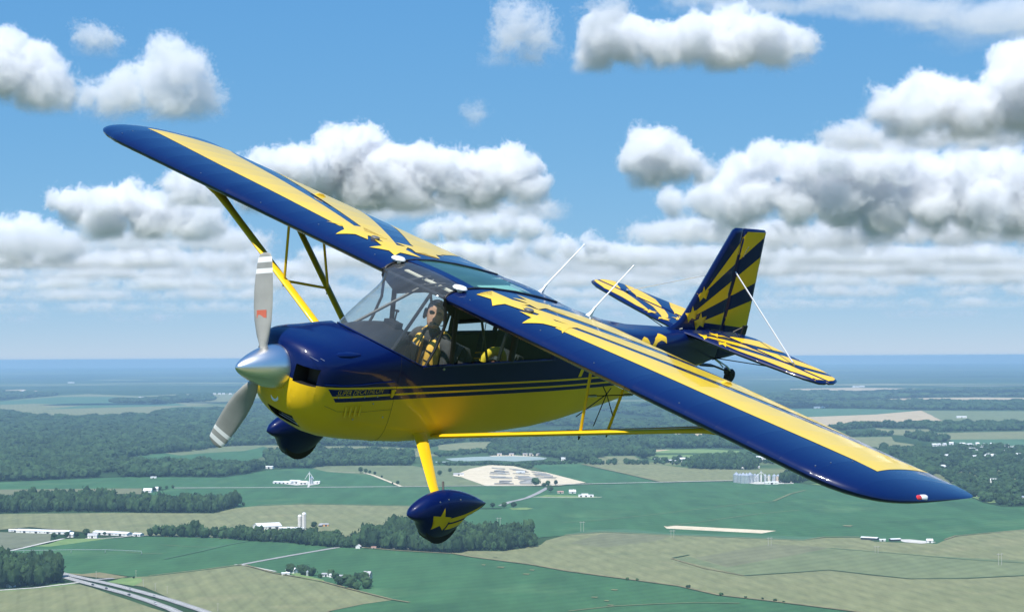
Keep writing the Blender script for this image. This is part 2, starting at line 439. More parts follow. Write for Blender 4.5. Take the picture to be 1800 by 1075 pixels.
def strip(name, kind, pts, width, z=None):
    """road or track along pts (photograph pixels), width in metres"""
    _layer[0] += 1
    zz = z if z is not None else 0.05 + 0.015 * _layer[0]
    P = [gp(u, v) for u, v in pts]
    w = width if isinstance(width, (list, tuple)) else [width] * len(P)
    V = []; F = []
    for i, p in enumerate(P):
        d = (P[min(i + 1, len(P) - 1)] - P[max(i - 1, 0)]); nrm = Vector((-d.y, d.x, 0)).normalized() * w[i] / 2
        V += [(p.x + nrm.x, p.y + nrm.y, zz), (p.x - nrm.x, p.y - nrm.y, zz)]
        if i: F.append((2*i-2, 2*i-1, 2*i+1, 2*i))
    o = mesh_obj(name, V, F, LM[kind])
    if o.data.polygons[0].normal.z < 0: o.data.flip_normals()
    return tag(o, kind='structure')

FIELDS = [
 # far left and far right open land
 ('tan_field','corn', [(0,719),(0,705),(50,700),(105,695),(155,692),(245,696),(265,695),(315,692),(450,690),(470,690),(470,697),(410,704),(355,711),(300,716),(262,726),(180,728),(108,730),(70,730),(42,725),(20,719)]),
 ('green_field','soyb', [(0,705),(105,697),(190,697),(245,698),(330,712),(262,714),(120,718),(75,719),(150,712),(60,709),(0,711)]),
 ('tan_field','tan', [(0,686),(38,684),(70,687),(78,690),(40,689),(0,688)]),
 ('tan_field','tan', [(1389,683),(1494,681),(1667,683),(1580,686),(1500,689),(1392,688)]),
 ('tan_field','tan', [(1519,703),(1580,700),(1633,699),(1720,698),(1800,699),(1850,699),(1850,706),(1750,706),(1550,706)]),
 ('green_field','soyb', [(1380,717),(1500,718),(1617,721),(1539,729),(1433,733),(1380,728)]),
 ('tan_field','tan', [(1400,733),(1433,732),(1539,728),(1619,721),(1658,739),(1614,745),(1540,746),(1472,748),(1400,748)]),
 ('corn_field','corng', [(1620,721),(1720,722),(1850,722),(1850,743),(1717,745),(1658,740)]),
 ('corn_field','corn', [(1540,752),(1567,754),(1633,754),(1639,761),(1720,759),(1850,757),(1850,772),(1667,773),(1592,765),(1540,762)]),
 ('corn_field','corn', [(1490,768),(1517,768),(1567,767),(1572,776),(1631,784),(1600,788),(1550,790),(1480,790)]),
 ('green_field','soyb', [(1667,772),(1850,771),(1850,786),(1689,781)]),
 ('tan_field','tan', [(1060,744),(1085,742),(1160,741),(1240,740),(1240,746),(1160,747),(1060,748)]),
 ('tan_field','tan', [(985,761),(1050,762),(1047,766),(1000,768)]),
 ('tan_field','tan', [(1182,759),(1285,758),(1330,760),(1330,769),(1260,771),(1215,773),(1190,767)]),
 ('green_field','soyb', [(1040,766),(1100,765),(1090,768),(1050,769)]),
 ('green_field','soyb', [(1270,771),(1330,769),(1360,775),(1300,779)]),
 # middle distance
 ('corn_field','corn', [(420,785),(450,783),(470,782),(560,784),(640,784),(690,786),(735,789),(752,797),(800,800),(720,803),(690,799),(620,797),(560,796),(500,798),(420,797)]),
 ('corn_field','corn', [(770,782),(820,777),(870,776),(868,783),(880,788),(820,793),(770,790)]),
 ('green_field','soy', [(188,808),(282,796),(410,783),(450,783),(470,786),(470,800),(430,815),(425,820),(330,817),(230,812),(172,810)]),
 ('corn_field','corng', [(283,795),(330,789),(410,782),(450,782),(470,783),(430,792),(360,796),(318,800)]),
 ('green_field','soy', [(-30,851),(0,847),(75,844),(172,840),(225,838),(388,839),(435,833),(470,826),(520,823),(555,823),(575,829),(635,831),(650,834),(705,856),(450,858),(305,859),(250,859),(0,861),(-30,861)]),
 ('corn_field','corng', [(548,822),(565,819),(640,818),(725,818),(770,828),(800,838),(855,854),(707,856),(650,834),(575,829)]),
 ('corn_field','corng', [(760,818),(830,818),(860,818),(825,825),(795,837),(810,838),(855,854),(770,856)]),
 ('corn_field','cornd', [(-30,861),(0,860),(120,859),(250,858),(252,868),(225,868),(140,866),(0,876),(-30,878)]),
 ('green_field','soy', [(252,868),(305,858),(450,857),(700,856),(860,854),(895,854),(895,890),(880,892),(760,893),(725,890),(525,886),(450,889),(430,892),(412,894),(300,890)]),
 ('corn_field','corn', [(-30,905),(0,903),(200,901),(375,902),(412,893),(450,889),(525,886),(725,889),(760,893),(745,905),(717,931),(640,943),(600,946),(420,948),(262,941),(180,938),(50,926),(0,931),(-30,933)]),
 ('corn_field','corn', [(1022,816),(1035,814),(1150,816),(1210,822),(1285,825),(1330,826),(1330,844),(1286,845),(1160,847)]),
 ('corn_field','corn', [(1035,807),(1060,802),(1115,801),(1130,809),(1135,814),(1035,815)]),
 ('grass_field','grass', [(1130,796),(1140,800),(1247,799),(1230,806),(1150,807),(1133,803)]),
 ('grass_field','grass', [(1120,793),(1160,790),(1235,789),(1300,792),(1300,797),(1240,796),(1160,796)]),
 ('tan_field','tan', [(1112,796),(1120,793),(1155,790),(1180,790),(1150,794)]),
 ('green_field','soy', [(930,817),(1020,815),(1100,833),(1170,849),(1050,850),(1030,848),(960,830)]),
 ('green_field','soy', [(890,853.6),(968,855.4),(932,876),(893,887)]),
 ('nursery_yard','sand', [(795,836),(825,824),(860,817),(903,819),(935,827),(960,830),(1030,848),(980,853),(860,854),(855,854),(810,838)]),
 ('green_field','soy', [(880,895),(897,883),(930,874),(964,857),(1000,853),(1160,849),(1286,846),(1340,846),(1400,849),(1470,858),(1560,880),(1640,880),(1700,872),(1729,884),(1764,891),(1850,891),(1850,926),(1800,932),(1680,942),(1660,950),(1647,956),(1538,951),(1511,945),(1450,944),(1411,950),(1180,941),(1061,936),(993,941),(953,944),(880,960),(700,960),(720,930),(760,895)]),
 ('green_field','soyb', [(993,941),(1030,931),(1100,930),(1180,937),(1300,940),(1445,944),(1411,950),(1180,941),(1061,936)]),
 # near land
 ('fallow_field','dark', [(-30,936),(0,935),(90,938),(88,953),(60,958),(0,968),(-30,974)]),
 ('green_field','soy', [(-30,980),(0,972),(50,962),(85,958),(180,947),(260,943),(370,945),(450,950),(600,962),(590,964),(425,993),(350,1003),(262,1013),(235,1014),(175,1006),(145,1009),(110,1007),(60,1010),(-30,1012)]),
 ('grass_strip','grass', [(57,960),(85,956),(112,947),(180,946),(230,942),(180,948),(130,955),(88,960.5)]),
 ('corn_field','corn', [(425,993),(350,1003),(262,1013),(235,1014),(200,1020),(188,1024),(252,1031),(300,1052),(372,1080),(395,1095),(560,1095),(582,1074),(640,1062),(690,1055),(615,1036),(567,1023),(482,1008)]),
 ('corn_field','corn', [(-40,1041),(0,1039),(140,1027),(162,1033),(230,1056),(312,1082),(340,1095),(-60,1095)]),
 ('grass_strip','grass', [(-40,1040),(0,1037),(60,1033),(104,1026),(140,1026),(100,1032),(0,1040),(-40,1043)]),
 ('grass_strip','verge', [(110,1007),(145,1009),(175,1006),(225,1014),(200,1018),(150,1013)]),
 ('grass_strip','grass', [(188,1023),(215,1016),(248,1016),(250,1022),(235,1030)]),
 ('green_field','soy', [(432,992),(590,964),(600,962),(640,963),(700,968),(793,973),(833,980),(933,993),(1000,1005),(1097,1018),(1194,1031),(1264,1047),(1361,1058),(1520,1078),(1600,1095),(545,1095),(582,1074),(640,1062),(690,1055),(615,1036),(567,1023),(482,1008)]),
 ('corn_field','corn', [(793,973),(820,968),(885,969),(950,958),(960,950),(993,941),(1061,936),(1180,941),(1411,950),(1450,945),(1511,945),(1538,952),(1647,956),(1660,950),(1680,943),(1850,926),(1900,1000),(1900,1095),(1600,1095),(1520,1078),(1361,1058),(1264,1047),(1194,1031),(1097,1018),(1000,1005),(933,993),(833,980)]),
 ('corn_field','cornd', [(1222,980),(1290,968),(1358,956),(1458,963),(1400,975),(1278,997)]),
 ('corn_field','cornd', [(1000,955),(1061,937),(1180,942),(1150,952),(1060,962)]),
 ('corn_field','corng', [(1211,978),(1278,997),(1400,975),(1458,963),(1600,976),(1850,988),(1850,1010),(1700,1018),(1600,1018),(1458,1003),(1308,1012),(1180,982)]),
 ('sand_strip','sand', [(1167,925),(1190,924),(1364,933),(1339,937.5),(1172,929)]),
 ('gravel_yard','gravel', [(1575,948),(1600,948),(1646,953),(1620,955.5),(1590,953)]),
 ('gravel_yard','gravel', [(478,848),(500,845),(562,846),(560,851),(545,853),(543,857),(540,857),(541,852),(520,853)]),
 ('grass_strip','grass', [(945,873),(960,870),(1020,871),(1050,873),(1058,874.5),(1000,875.5),(935,874)]),
 ('gravel_yard','gravel', [(1300,848),(1330,847),(1395,846),(1395,850),(1330,851)]),
 ('grass_strip','grass', [(1424,851),(1450,849),(1480,850),(1478,853),(1440,853)]),
 ('grass_strip','grass', [(1690,868),(1720,868),(1760,883),(1740,884)]),
 ('grass_strip','grass', [(895,893),(925,892),(938,894),(925,896),(900,896)]),
 ('grass_strip','grass', [(500,1004),(525,1008),(570,1020),(567,1024),(530,1017)]),
]
for nm, kd, pts in FIELDS: patch(nm, kd, pts, jag=3.0 if nm.startswith(('corn', 'green')) else 0)

# lake
def water_material():
    m, nt, b = new_mat('lake_water')
    b.inputs['Base Color'].default_value = (.27, .33, .29, 1); b.inputs['Roughness'].default_value = .5; b.inputs['Specular IOR Level'].default_value = .25
    n = noise_out(nt, .05, 4.0); bp = nt.nodes.new('ShaderNodeBump'); bp.inputs['Strength'].default_value = .2; bp.inputs['Distance'].default_value = .2
    nlink(nt, n, bp.inputs['Height']); nlink(nt, bp.outputs[0], b.inputs['Normal'])
    return m
LM['water'] = water_material()
patch('water', 'water', [(782,806),(830,803),(900,801),(945,803),(962,805),(955,808),(905,811),(860,809),(815,811),(795,810)], jag=4)
patch('water', 'water', [(765,811),(790,811),(782,813),(766,813)])
patch('sand_bank', 'sand', [(860,801),(900,800),(962,804),(945,803.2),(900,801.4),(865,802)])

# rows of dark sheeting and plants in the nursery yard
_np = MB()
_r = random.Random(8)
for i in range(24):
    f0 = i / 24
    for j in range(3):
        if _r.random() < .25: continue
        a0 = j / 3 + _r.random() * .14; a1 = (j + 1) / 3 - _r.random() * .10
        if f0 > .55 and a0 > .62 - .3*(f0-.55): continue
        if .38 < f0 < .45: continue
        def q(a, b):
            top = Vector((862 + 92 * a, 819 + 10 * a)); bot = Vector((858 + 150 * a, 853 - 1.0 * a))
            p = top.lerp(bot, b); return gp(p.x, p.y, 0)
        b0 = .06 + .9 * f0; b1 = b0 + .9 / 24 * _r.uniform(.3, .7)
        P = [q(a0, b0), q(a1, b0), q(a1, b1), q(a0, b1)]
        z = 0.8
        _np.add([(p.x, p.y, 1.6) for p in P] + [(p.x, p.y, 2.4) for p in P], [(4,5,6,7),(0,1,5,4),(1,2,6,5),(2,3,7,6),(3,0,4,7)])
o = _np.build('nursery_plants', paint('dark_nursery_rows', (.26,.26,.25), .9, vary=.7, scale=.03)); tag(o, 'rows of dark potted plants in the pale nursery yard', kind='stuff')

# roads
strip('road', 'gravel', [(305,857.5),(450,857),(600,856),(700,855.2),(860,853.6),(1000,851),(1160,847.4),(1286,844.6),(1310,845)], 9)
strip('road', 'asphalt', [(425,992.5),(470,984),(520,975),(575,965.5),(600,961.5),(620,961)], 8)
strip('track', 'gravel', [(600,961.5),(660,963),(720,965)], 6)
strip('road', 'asphalt', [(880,889),(897,882),(912,879),(927,875),(945,867),(964,856.5)], 10)
strip('track', 'gravel', [(936,874),(980,874.2),(1050,873.8),(1058,873.8)], 6)
strip('track', 'sand', [(580,829),(640,831),(655,835),(680,845),(705,855)], [4,5,7,7,7])
strip('track', 'gravel', [(-30,980),(0,972),(40,963.5),(80,954),(112,947)], 6)
strip('track', 'gravel', [(150,946.5),(180,946.5),(212,944.5),(235,941.5),(262,941)], 5)
strip('road', 'gravel', [(-30,1041),(0,1038),(60,1034),(110,1028),(140,1024)], 6)
strip('track', 'gravel', [(412,993),(425,993),(450,998),(485,1005)], 4)
HWA = [(104,1007),(125,1012),(150,1017.5),(200,1028.5),(250,1041.5),(300,1055.5),(350,1072),(385,1085),(420,1100)]
HWB = [(104,1012),(125,1018),(150,1025),(180,1033),(225,1045),(262,1057),(300,1071),(325,1083),(350,1096)]
strip('highway', 'asphalt', HWA, 11)
strip('highway', 'asphalt', HWB, 11)
strip('road', 'asphalt', [(160,1020),(180,1018.5),(200,1017)], 9)
# lane lines
LM['line'] = paint('road_paint', (.75, .75, .72), .7, vary=.1)
for base in (HWA, HWB):
    for off in (-.9, .9):
        strip('road_marking', 'line', [(u, v + off * (1 if base is HWA else 1)) for u, v in base], .35)
# faint drainage and wheel tracks through the crops
for pts, w, kd in [([(290,983),(345,971),(400,958),(437,951)], 5, 'soyb'), ([(220,970.5),(250,973),(285,974)], 2.5, 'corng'), ([(282,958),(330,961),(380,963)], 2, 'corng'),
                   ([(860,895+80),(1000,1075),(1080,1066),(1160,1062),(1222,1060),(1300,1061)][1:], 4, 'corng'), ([(1360,881),(1390,868),(1415,862)], 6, 'corng'), ([(1255,892),(1310,886),(1360,882)], 2.5, 'corng'),
                   ([(1170,926),(1250,915),(1330,904),(1405,897)], 2.5, 'corng'), ([(990,919),(1060,914),(1120,908),(1250,893)], 2.5, 'corng'),
                   ([(1180,982),(1240,1000),(1308,1012.5)], 3.5, 'verge'), ([(1460,964),(1560,972),(1700,984),(1800,990)], 3, 'soyb')]:
    strip('crop_track', kd, pts, w)
strip('ditch', 'canopy', [(1308,1012.5),(1380,1008),(1458,1002.5),(1540,1012),(1600,1018),(1700,1017),(1850,1010)], 4)
strip('ditch', 'canopy', [(1182,981.5),(1196,979),(1211,976)], 4)
for (u, v, w) in [(925,1010,14),(935,1003,10),(870,980,8),(1045,1051,14),(1066,1057,10),(1080,1038,14),(1073,1065,14),(1490,925,20),(850,994,8),(880,998,16)]:
    patch('bare_spot', 'corn', [(u - w/2, v), (u - w/4, v - 1), (u + w/2, v - .6), (u + w/4, v + 1)])

# grassy margins between the fields
for pts, w in [([(793,973),(833,980),(933,993),(1000,1005),(1097,1018),(1194,1031),(1264,1047),(1361,1058),(1520,1078)], 5), ([(430,993.5),(482,1008),(530,1016),(567,1023),(615,1036),(690,1055),(720,1060)], 3.5), ([(690,1055),(640,1062),(582,1074),(560,1085)], 2),
               ([(262,1013),(350,1003),(425,993)], 3), ([(0,931),(50,926),(180,938),(262,941)], 3), ([(452,888.5),(525,885.5),(725,889.5)], 3), ([(993,941),(1061,935.5),(1180,941),(1411,950),(1450,944.5),(1511,944.5)], 4), ([(1660,949.5),(1680,942.5),(1800,932)], 3),
               ([(1022,816),(1100,833),(1160,847)], 5), ([(705,855.5),(760,855),(855,854)], 4), ([(640,963.5),(700,968.5),(793,974)], 5)]:
    strip('field_margin', 'verge', pts, w)

# faint far strips of open land and darker woods below the horizon
_r = random.Random(14)
for k in range(22):
    v = 655 + 40 * (k / 22) ** 1.2 + _r.uniform(-2, 2); u = _r.uniform(-60, 1750); w = _r.uniform(70, 330); h = _r.uniform(.5, 1.5) * (1 + (v - 650) / 40)
    pts = [(u, v), (u + w * .3, v - h * _r.uniform(.5, 1)), (u + w * .75, v - h), (u + w, v - h * .4), (u + w * .8, v + h * .6), (u + w * .35, v + h * .8)]
    patch('far_field', _r.choice(['canopy', 'canopy', 'canopy', 'soyb', 'corng', 'corn']), pts)

# the same farmland goes on to either side of the view
for sgn in (-1, 1):
    X = (lambda u: -40 - u) if sgn < 0 else (lambda u: 1845 + u)
    for kd, v0, v1, u0, u1 in [('corn',1150,1040,0,420),('soy',1150,1030,430,1100),('soy',1036,985,0,300),('corn',1026,980,310,1000),('cornd',980,935,0,380),('soy',978,930,390,1100),('corn',932,905,0,500),('soyb',928,900,510,1100),('soy',862,846,0,360),('corn',897,848,370,1100),
                               ('tan',842,826,0,500),('soy',836,812,510,1100),('corn',806,790,100,800),('soyb',770,755,200,1000),('corn',735,722,0,700),('tan',712,704,300,1100)]:
        patch('outlying_field', kd, [(X(u0), v0), (X(u1), v0 - 4), (X(u1), v1), (X(u0), v1 + 3)], jag=3)
# ------------------------------------------------------------------ trees
def leaf_material(name, lo, hi, sc):
    m, nt, b = new_mat(name)
    b.inputs['Roughness'].default_value = .9; b.inputs['Specular IOR Level'].default_value = .1
    n = noise_out(nt, sc, 4.0, .65)
    oi = nt.nodes.new('ShaderNodeObjectInfo')
    c = ramp(nt, n, [(.36, lo), (.64, hi)])
    hs = nt.nodes.new('ShaderNodeHueSaturation')
    mr = nt.nodes.new('ShaderNodeMapRange'); mr.inputs['To Min'].default_value = .7; mr.inputs['To Max'].default_value = 1.35
    nlink(nt, oi.outputs['Random'], mr.inputs[0]); nlink(nt, mr.outputs[0], hs.inputs['Value']); nlink(nt, c, hs.inputs['Color'])
    nlink(nt, hs.outputs[0], b.inputs['Base Color'])
    return m
LEAF = leaf_material('broadleaf_foliage', (.015,.039,.016), (.050,.088,.034), .35)
LEAFD = leaf_material('dark_foliage', (.011,.029,.014), (.036,.068,.031), .35)
BARK = paint('bark', (.09,.07,.05), .95, vary=.3)

def ico(sub):
    bm = bmesh.new(); bmesh.ops.create_icosphere(bm, subdivisions=sub, radius=1.0)
    v = np.array([p.co[:] for p in bm.verts], np.float32); f = [tuple(q.index for q in x.verts) for x in bm.faces]; bm.free()
    return v, f
ICO2 = ico(2); ICO1 = ico(1)

def crown_mesh(seed, lobes=7, leaves=60, r=1.0, h=1.5, sub=ICO2):
    """lobed crown about one metre in radius: rough lobes round a core plus loose leaf clumps standing off them"""
    rnd = random.Random(seed); V = []; F = []
    def add(c, rr, hh, tpl):
        v, f = tpl; n = len(V)
        nz = perlin(v[:, 0] * 2.1 + seed * 3 + c[0] * 5, v[:, 1] * 2.1 + c[1] * 5, v[:, 2] * 2.1 + c[2] * 5)
        k = 1 + .55 * nz
        for p, q in zip(v, k): V.append((c[0] + p[0] * rr * q, c[1] + p[1] * rr * q, c[2] + p[2] * hh * q))
        F.extend(tuple(i + n for i in t) for t in f)
    add((0, 0, h * .5), r * .80, h * .47, sub)
    for i in range(lobes):
        a = rnd.uniform(0, 6.283); rad = r * rnd.uniform(.3, .68); z = h * rnd.uniform(.3, .86)
        add((rad * math.cos(a) * (1.10 - z / h * .3), rad * math.sin(a) * (1.10 - z / h * .3), z), r * rnd.uniform(.25, .45), h * rnd.uniform(.14, .26), sub)
    for i in range(leaves):
        a = rnd.uniform(0, 6.283); t = rnd.uniform(-.6, 1); rr = r * math.sqrt(max(0, 1 - t * t)) * rnd.uniform(.85, 1.1)
        c = Vector((rr * math.cos(a), rr * math.sin(a), h * .5 + t * h * .5)); s = r * rnd.uniform(.07, .14)
        ax = [Vector((rnd.gauss(0, 1), rnd.gauss(0, 1), rnd.gauss(0, 1))).normalized() * s for _ in range(2)]
        n = len(V); V.extend([c + ax[0], c + ax[1], c - ax[0] * .8, c - ax[1] * .9]); F.extend([(n, n+1, n+2), (n, n+2, n+3)])
    me = bpy.data.meshes.new('crown'); me.from_pydata([tuple(p) for p in V], [], F)
    return me

# crown shapes used by the woods (not linked to the scene; the woods place them)
WOODSRC = []
for k in range(4):
    me = crown_mesh(50 + k, 6, 26, sub=ICO1 if k % 2 else ICO2); me.materials.append(LEAF if k < 3 else LEAFD)
    WOODSRC.append(bpy.data.objects.new('crown_shape', me))

def in_poly(x, y, P):
    c = np.zeros(x.shape, bool); n = len(P)
    for i in range(n):
        x0, y0 = P[i][0], P[i][1]; x1, y1 = P[(i + 1) % n][0], P[(i + 1) % n][1]
        if y0 == y1: continue
        c ^= ((y0 > y) != (y1 > y)) & (x < (x1 - x0) * (y - y0) / (y1 - y0) + x0)
    return c

def wood(label, px, spacing=10.0, r=6.0, h=17.0, seed=1, gap=0.0, name='woodland'):
    """a stand of trees that reads as one mass; the polygon is its footprint in photograph pixels"""
    P = [gp(u, v) for u, v in px]
    xs = [p.x for p in P]; ys = [p.y for p in P]
    nx = max(2, int((max(xs) - min(xs)) / spacing)); ny = max(2, int((max(ys) - min(ys)) / spacing))
    rs = np.random.RandomState(seed)
    X, Y = np.meshgrid(np.linspace(min(xs), max(xs), nx), np.linspace(min(ys), max(ys), ny))
    X = X + rs.uniform(-.45, .45, X.shape) * spacing; Y = Y + rs.uniform(-.45, .45, X.shape) * spacing
    keep = in_poly(X, Y, P)
    if gap: keep &= rs.rand(*X.shape) > gap
    X = X[keep]; Y = Y[keep]; n = len(X)
    if not n: return None
    sc = np.clip(rs.normal(1.0, .24, n) + .9 * perlin(X / 70.0, Y / 70.0, np.zeros_like(X)), .5, 1.7)
    me = bpy.data.meshes.new(name); me.vertices.add(n)
    me.vertices.foreach_set('co', np.stack([X, Y, np.full(n, .3)], -1).astype(np.float32).ravel())
    for nm, ar in (('sc', sc), ('rot', rs.uniform(0, 6.28, n)), ('pick', rs.randint(0, 4, n).astype(np.float32))):
        a = me.attributes.new(nm, 'FLOAT', 'POINT'); a.data.foreach_set('value', ar.astype(np.float32))
    o = bpy.data.objects.new(name, me); COL.objects.link(o)
    ng = bpy.data.node_groups.new('woodland', 'GeometryNodeTree')
    ng.interface.new_socket('Geometry', in_out='INPUT', socket_type='NodeSocketGeometry')
    ng.interface.new_socket('Geometry', in_out='OUTPUT', socket_type='NodeSocketGeometry')
    N = ng.nodes; L = ng.links
    gi = N.new('NodeGroupInput'); go = N.new('NodeGroupOutput'); jn = N.new('GeometryNodeJoinGeometry')
    def attr(nm):
        a = N.new('GeometryNodeInputNamedAttribute'); a.data_type = 'FLOAT'; a.inputs[0].default_value = nm; return a.outputs[0]
    rot = N.new('ShaderNodeCombineXYZ'); L.new(attr('rot'), rot.inputs[2])
    scl = N.new('ShaderNodeVectorMath'); scl.operation = 'SCALE'; scl.inputs[0].default_value = (r, r, h / 1.5); L.new(attr('sc'), scl.inputs['Scale'])
    for k, src in enumerate(WOODSRC):
        cmp = N.new('FunctionNodeCompare'); cmp.data_type = 'FLOAT'; cmp.operation = 'EQUAL'; L.new(attr('pick'), cmp.inputs[0]); cmp.inputs[1].default_value = float(k); cmp.inputs['Epsilon'].default_value = .1
        oi = N.new('GeometryNodeObjectInfo'); oi.inputs[0].default_value = src; oi.inputs['As Instance'].default_value = True
        ip = N.new('GeometryNodeInstanceOnPoints'); L.new(gi.outputs[0], ip.inputs['Points']); L.new(cmp.outputs[0], ip.inputs['Selection'])
        L.new(oi.outputs['Geometry'], ip.inputs['Instance']); L.new(rot.outputs[0], ip.inputs['Rotation']); L.new(scl.outputs[0], ip.inputs['Scale'])
        L.new(ip.outputs[0], jn.inputs[0])
    L.new(jn.outputs[0], go.inputs[0])
    md = o.modifiers.new('trees', 'NODES'); md.node_group = ng
    return tag(o, label, kind='stuff')

wood('dark near wood at the lower left beside the highway', [(-40,1036),(0,1034),(60,1031),(104,1023),(110,1012),(60,1006),(-40,1004)], 9, 7, 20, 1)
wood('hedge of trees along the far edge of the near soybean field', [(262,942.5),(330,944.5),(380,946.5),(430,951),(500,954),(560,961),(600,963),(640,963),(640,957),(560,954),(500,949),(430,946.5),(380,944),(330,942),(262,940)], 8, 6, 14, 2)
wood('square dark wood behind the wheel fairing', [(630,958),(640,963),(700,967),(790,973),(835,968),(885,969),(952,960),(930,951),(900,948),(833,941),(760,935),(717,931),(687,936),(655,948)], 8.5, 6.5, 18, 3)
wood('long wood behind the left corn field', [(-40,904),(0,902),(100,899),(200,900),(290,901),(375,901.5),(412,892),(430,890),(412,889),(300,888.5),(225,885),(140,882),(68,881),(0,887),(-40,888)], 10, 6.5, 18, 4)
wood('trees along the field edge behind the left farm', [(-40,850),(0,846),(75,843),(172,839),(165,832),(210,829),(212,839),(300,838),(390,838),(437,832),(455,827),(470,822),(440,822),(330,820),(212,818),(165,812),(280,797),(345,792),(400,784),(470,782),(470,768),(380,760),(300,758),(240,755),(200,760),(120,762),(60,765),(0,775),(-40,775)], 17, 11, 17, 5)
wood('broad wood beyond the far edge of the left farmland', [(-40,775),(0,775),(60,765),(120,762),(200,760),(240,755),(300,758),(380,760),(470,768),(480,740),(470,716),(400,721),(350,723),(275,728),(262,733),(180,736),(108,737),(62,736),(42,732),(20,726),(-40,727)], 28, 19, 17, 6)
wood('wood behind the grain elevator', [(470,822),(470,800),(520,798),(560,797),(625,798),(690,800),(722,804),(728,818),(640,818),(565,819),(555,822),(520,823)], 15, 10, 16, 7)
wood('wood below the engine cowling', [(470,782),(490,781),(560,783),(640,784),(690,785),(740,788),(810,776),(816,772),(700,772),(560,768),(470,768)], 22, 14, 16, 8)
wood('woods beyond the lake', [(860,801),(920,799),(965,803),(1000,812),(1035,812),(1060,801),(1115,800),(1135,806),(1150,800),(1130,796),(1110,796),(1120,790),(1180,788),(1260,787),(1330,790),(1330,772),(1215,775),(1180,769),(1100,769),(1045,770),(985,770),(930,766),(870,766),(820,776),(870,775),(868,783),(885,788),(860,792)], 19, 12, 17, 9)
wood('wood behind the left strut', [(870,765),(985,765),(1000,760),(1060,752),(1180,752),(1240,748),(1330,750),(1330,757),(1280,756),(1182,758),(1060,760),(1045,764),(985,765)], 26, 17, 16, 10)
wood('woods behind the far wing strut', [(960,748),(1060,750),(1240,746),(1240,738),(1120,730),(1060,722),(1100,712),(1180,712),(1250,716),(1340,728),(1330,742),(1240,740),(1085,741),(1060,743),(960,740)], 34, 22, 16, 11)
wood('trees around the village at the right', [(1640,800),(1672,789),(1700,786),(1850,788),(1850,890),(1764,890),(1729,883),(1707,871),(1680,852),(1640,830)], 16, 7, 10, 12, gap=.30)
wood('trees beside the wing tip', [(1500,800),(1550,792),(1600,790),(1640,790),(1660,800),(1640,840),(1600,830)], 17, 9, 13, 121, gap=.08)
wood('tree belt behind the tan field at the right', [(1460,752),(1500,748),(1540,748),(1620,747),(1717,746),(1850,745),(1850,756),(1720,757),(1640,759),(1633,753),(1567,752),(1540,751),(1480,756)], 20, 12, 15, 13, gap=.1)
wood('short tree belt before the corn at the right', [(1592,764),(1620,766),(1667,772),(1660,777),(1620,775),(1590,768)], 15, 9, 14, 14)
wood('trees in front of the tan field beyond the wing', [(1490,764),(1520,763),(1575,763),(1565,766),(1520,767),(1490,768)], 15, 8, 12, 15, gap=.2)
wood('far wood below the stabiliser', [(1330,712),(1500,709),(1600,707),(1750,708),(1850,708),(1850,721),(1700,720),(1617,720),(1500,717),(1380,716)], 36, 24, 17, 16)
wood('far woods beyond the tan strip', [(1330,700),(1400,690),(1500,691),(1600,688),(1720,685),(1850,685),(1850,697),(1720,697),(1633,698),(1519,702),(1400,706)], 48, 32, 17, 17)
wood('round clump of trees behind the grain bins', [(1212,823),(1240,825),(1285,825),(1330,825),(1330,816),(1290,813),(1240,814),(1222,817)], 12, 8, 17, 18)
wood('trees hiding the grain yard', [(1372,848),(1385,850),(1410,848),(1425,842),(1420,832),(1395,832),(1385,840)], 10, 7, 17, 19)
wood('trees around the small works beyond the corn field', [(1135,815),(1160,816),(1212,821),(1230,813),(1300,806),(1420,812),(1400,820),(1330,814),(1330,800),(1240,800),(1232,806),(1150,807)], 17, 6, 9, 20, gap=.55)
wood('row of trees before the small corn field', [(1020,816),(1040,814.5),(1130,814.5),(1150,816.5),(1130,817),(1030,817)], 12, 6, 11, 21, gap=.3)
wood('trees between lake and nursery yard', [(765,798),(860,793),(858,796),(790,801),(767,803)], 12, 7, 9, 22, gap=.15)
wood('tree belt along the near shore of the lake', [(766,815),(795,816),(860,815.5),(905,817),(955,813),(1000,813),(1020,815),(940,817.5),(930,826),(918,821),(903,819),(860,818),(780,818)], 11, 5, 6.5, 23, gap=.2)
wood('wooded strip inside the far left fields', [(192,704),(250,702),(300,699),(365,694),(378,704),(300,709),(200,708)], 36, 22, 15, 24)
wood('dark woods left of the far left fields', [(-40,702),(0,703),(60,698),(105,694),(78,692),(40,691),(-40,691)], 46, 30, 17, 25)
wood('grove around the near farmstead', [(492,1006),(505,1001),(515,1003),(540,1006),(545,1011),(600,1014),(645,1016),(648,1036),(622,1037),(575,1024),(567,1018),(545,1013)], 9, 4.6, 7.5, 26, gap=.40)
wood('scrub along the edge of the near corn field', [(1080,1017),(1120,1022),(1194,1032),(1264,1048),(1361,1059),(1400,1064),(1400,1061),(1361,1056),(1264,1045),(1194,1029),(1120,1020)], 7, 2.2, 3.4, 27, gap=.75)
wood('scrub beside the highway at the lower left', [(285,1046),(330,1055),(380,1074),(400,1084),(392,1072),(330,1049)], 9, 2.0, 2.6, 28, gap=.88)
for k, (sgn, u0, u1, v0, v1) in enumerate([(-1,0,700,904,892),(-1,0,800,846,836),(-1,100,900,824,806),(-1,0,900,790,770),(1,0,600,900,880),(1,100,900,846,834),(1,0,900,788,774),(-1,320,360,1030,985)]):
    X = (lambda u: -42 - u) if sgn < 0 else (lambda u: 1848 + u)
    wood('woods continuing beyond the edge of the view', [(X(u0), v0), (X(u1), v0), (X(u1), v1), (X(u0), v1)], 8 + 14 * max(0, 900 - v0) / 110, 6 + 9 * max(0, 900 - v0) / 110, 16, 70 + k)
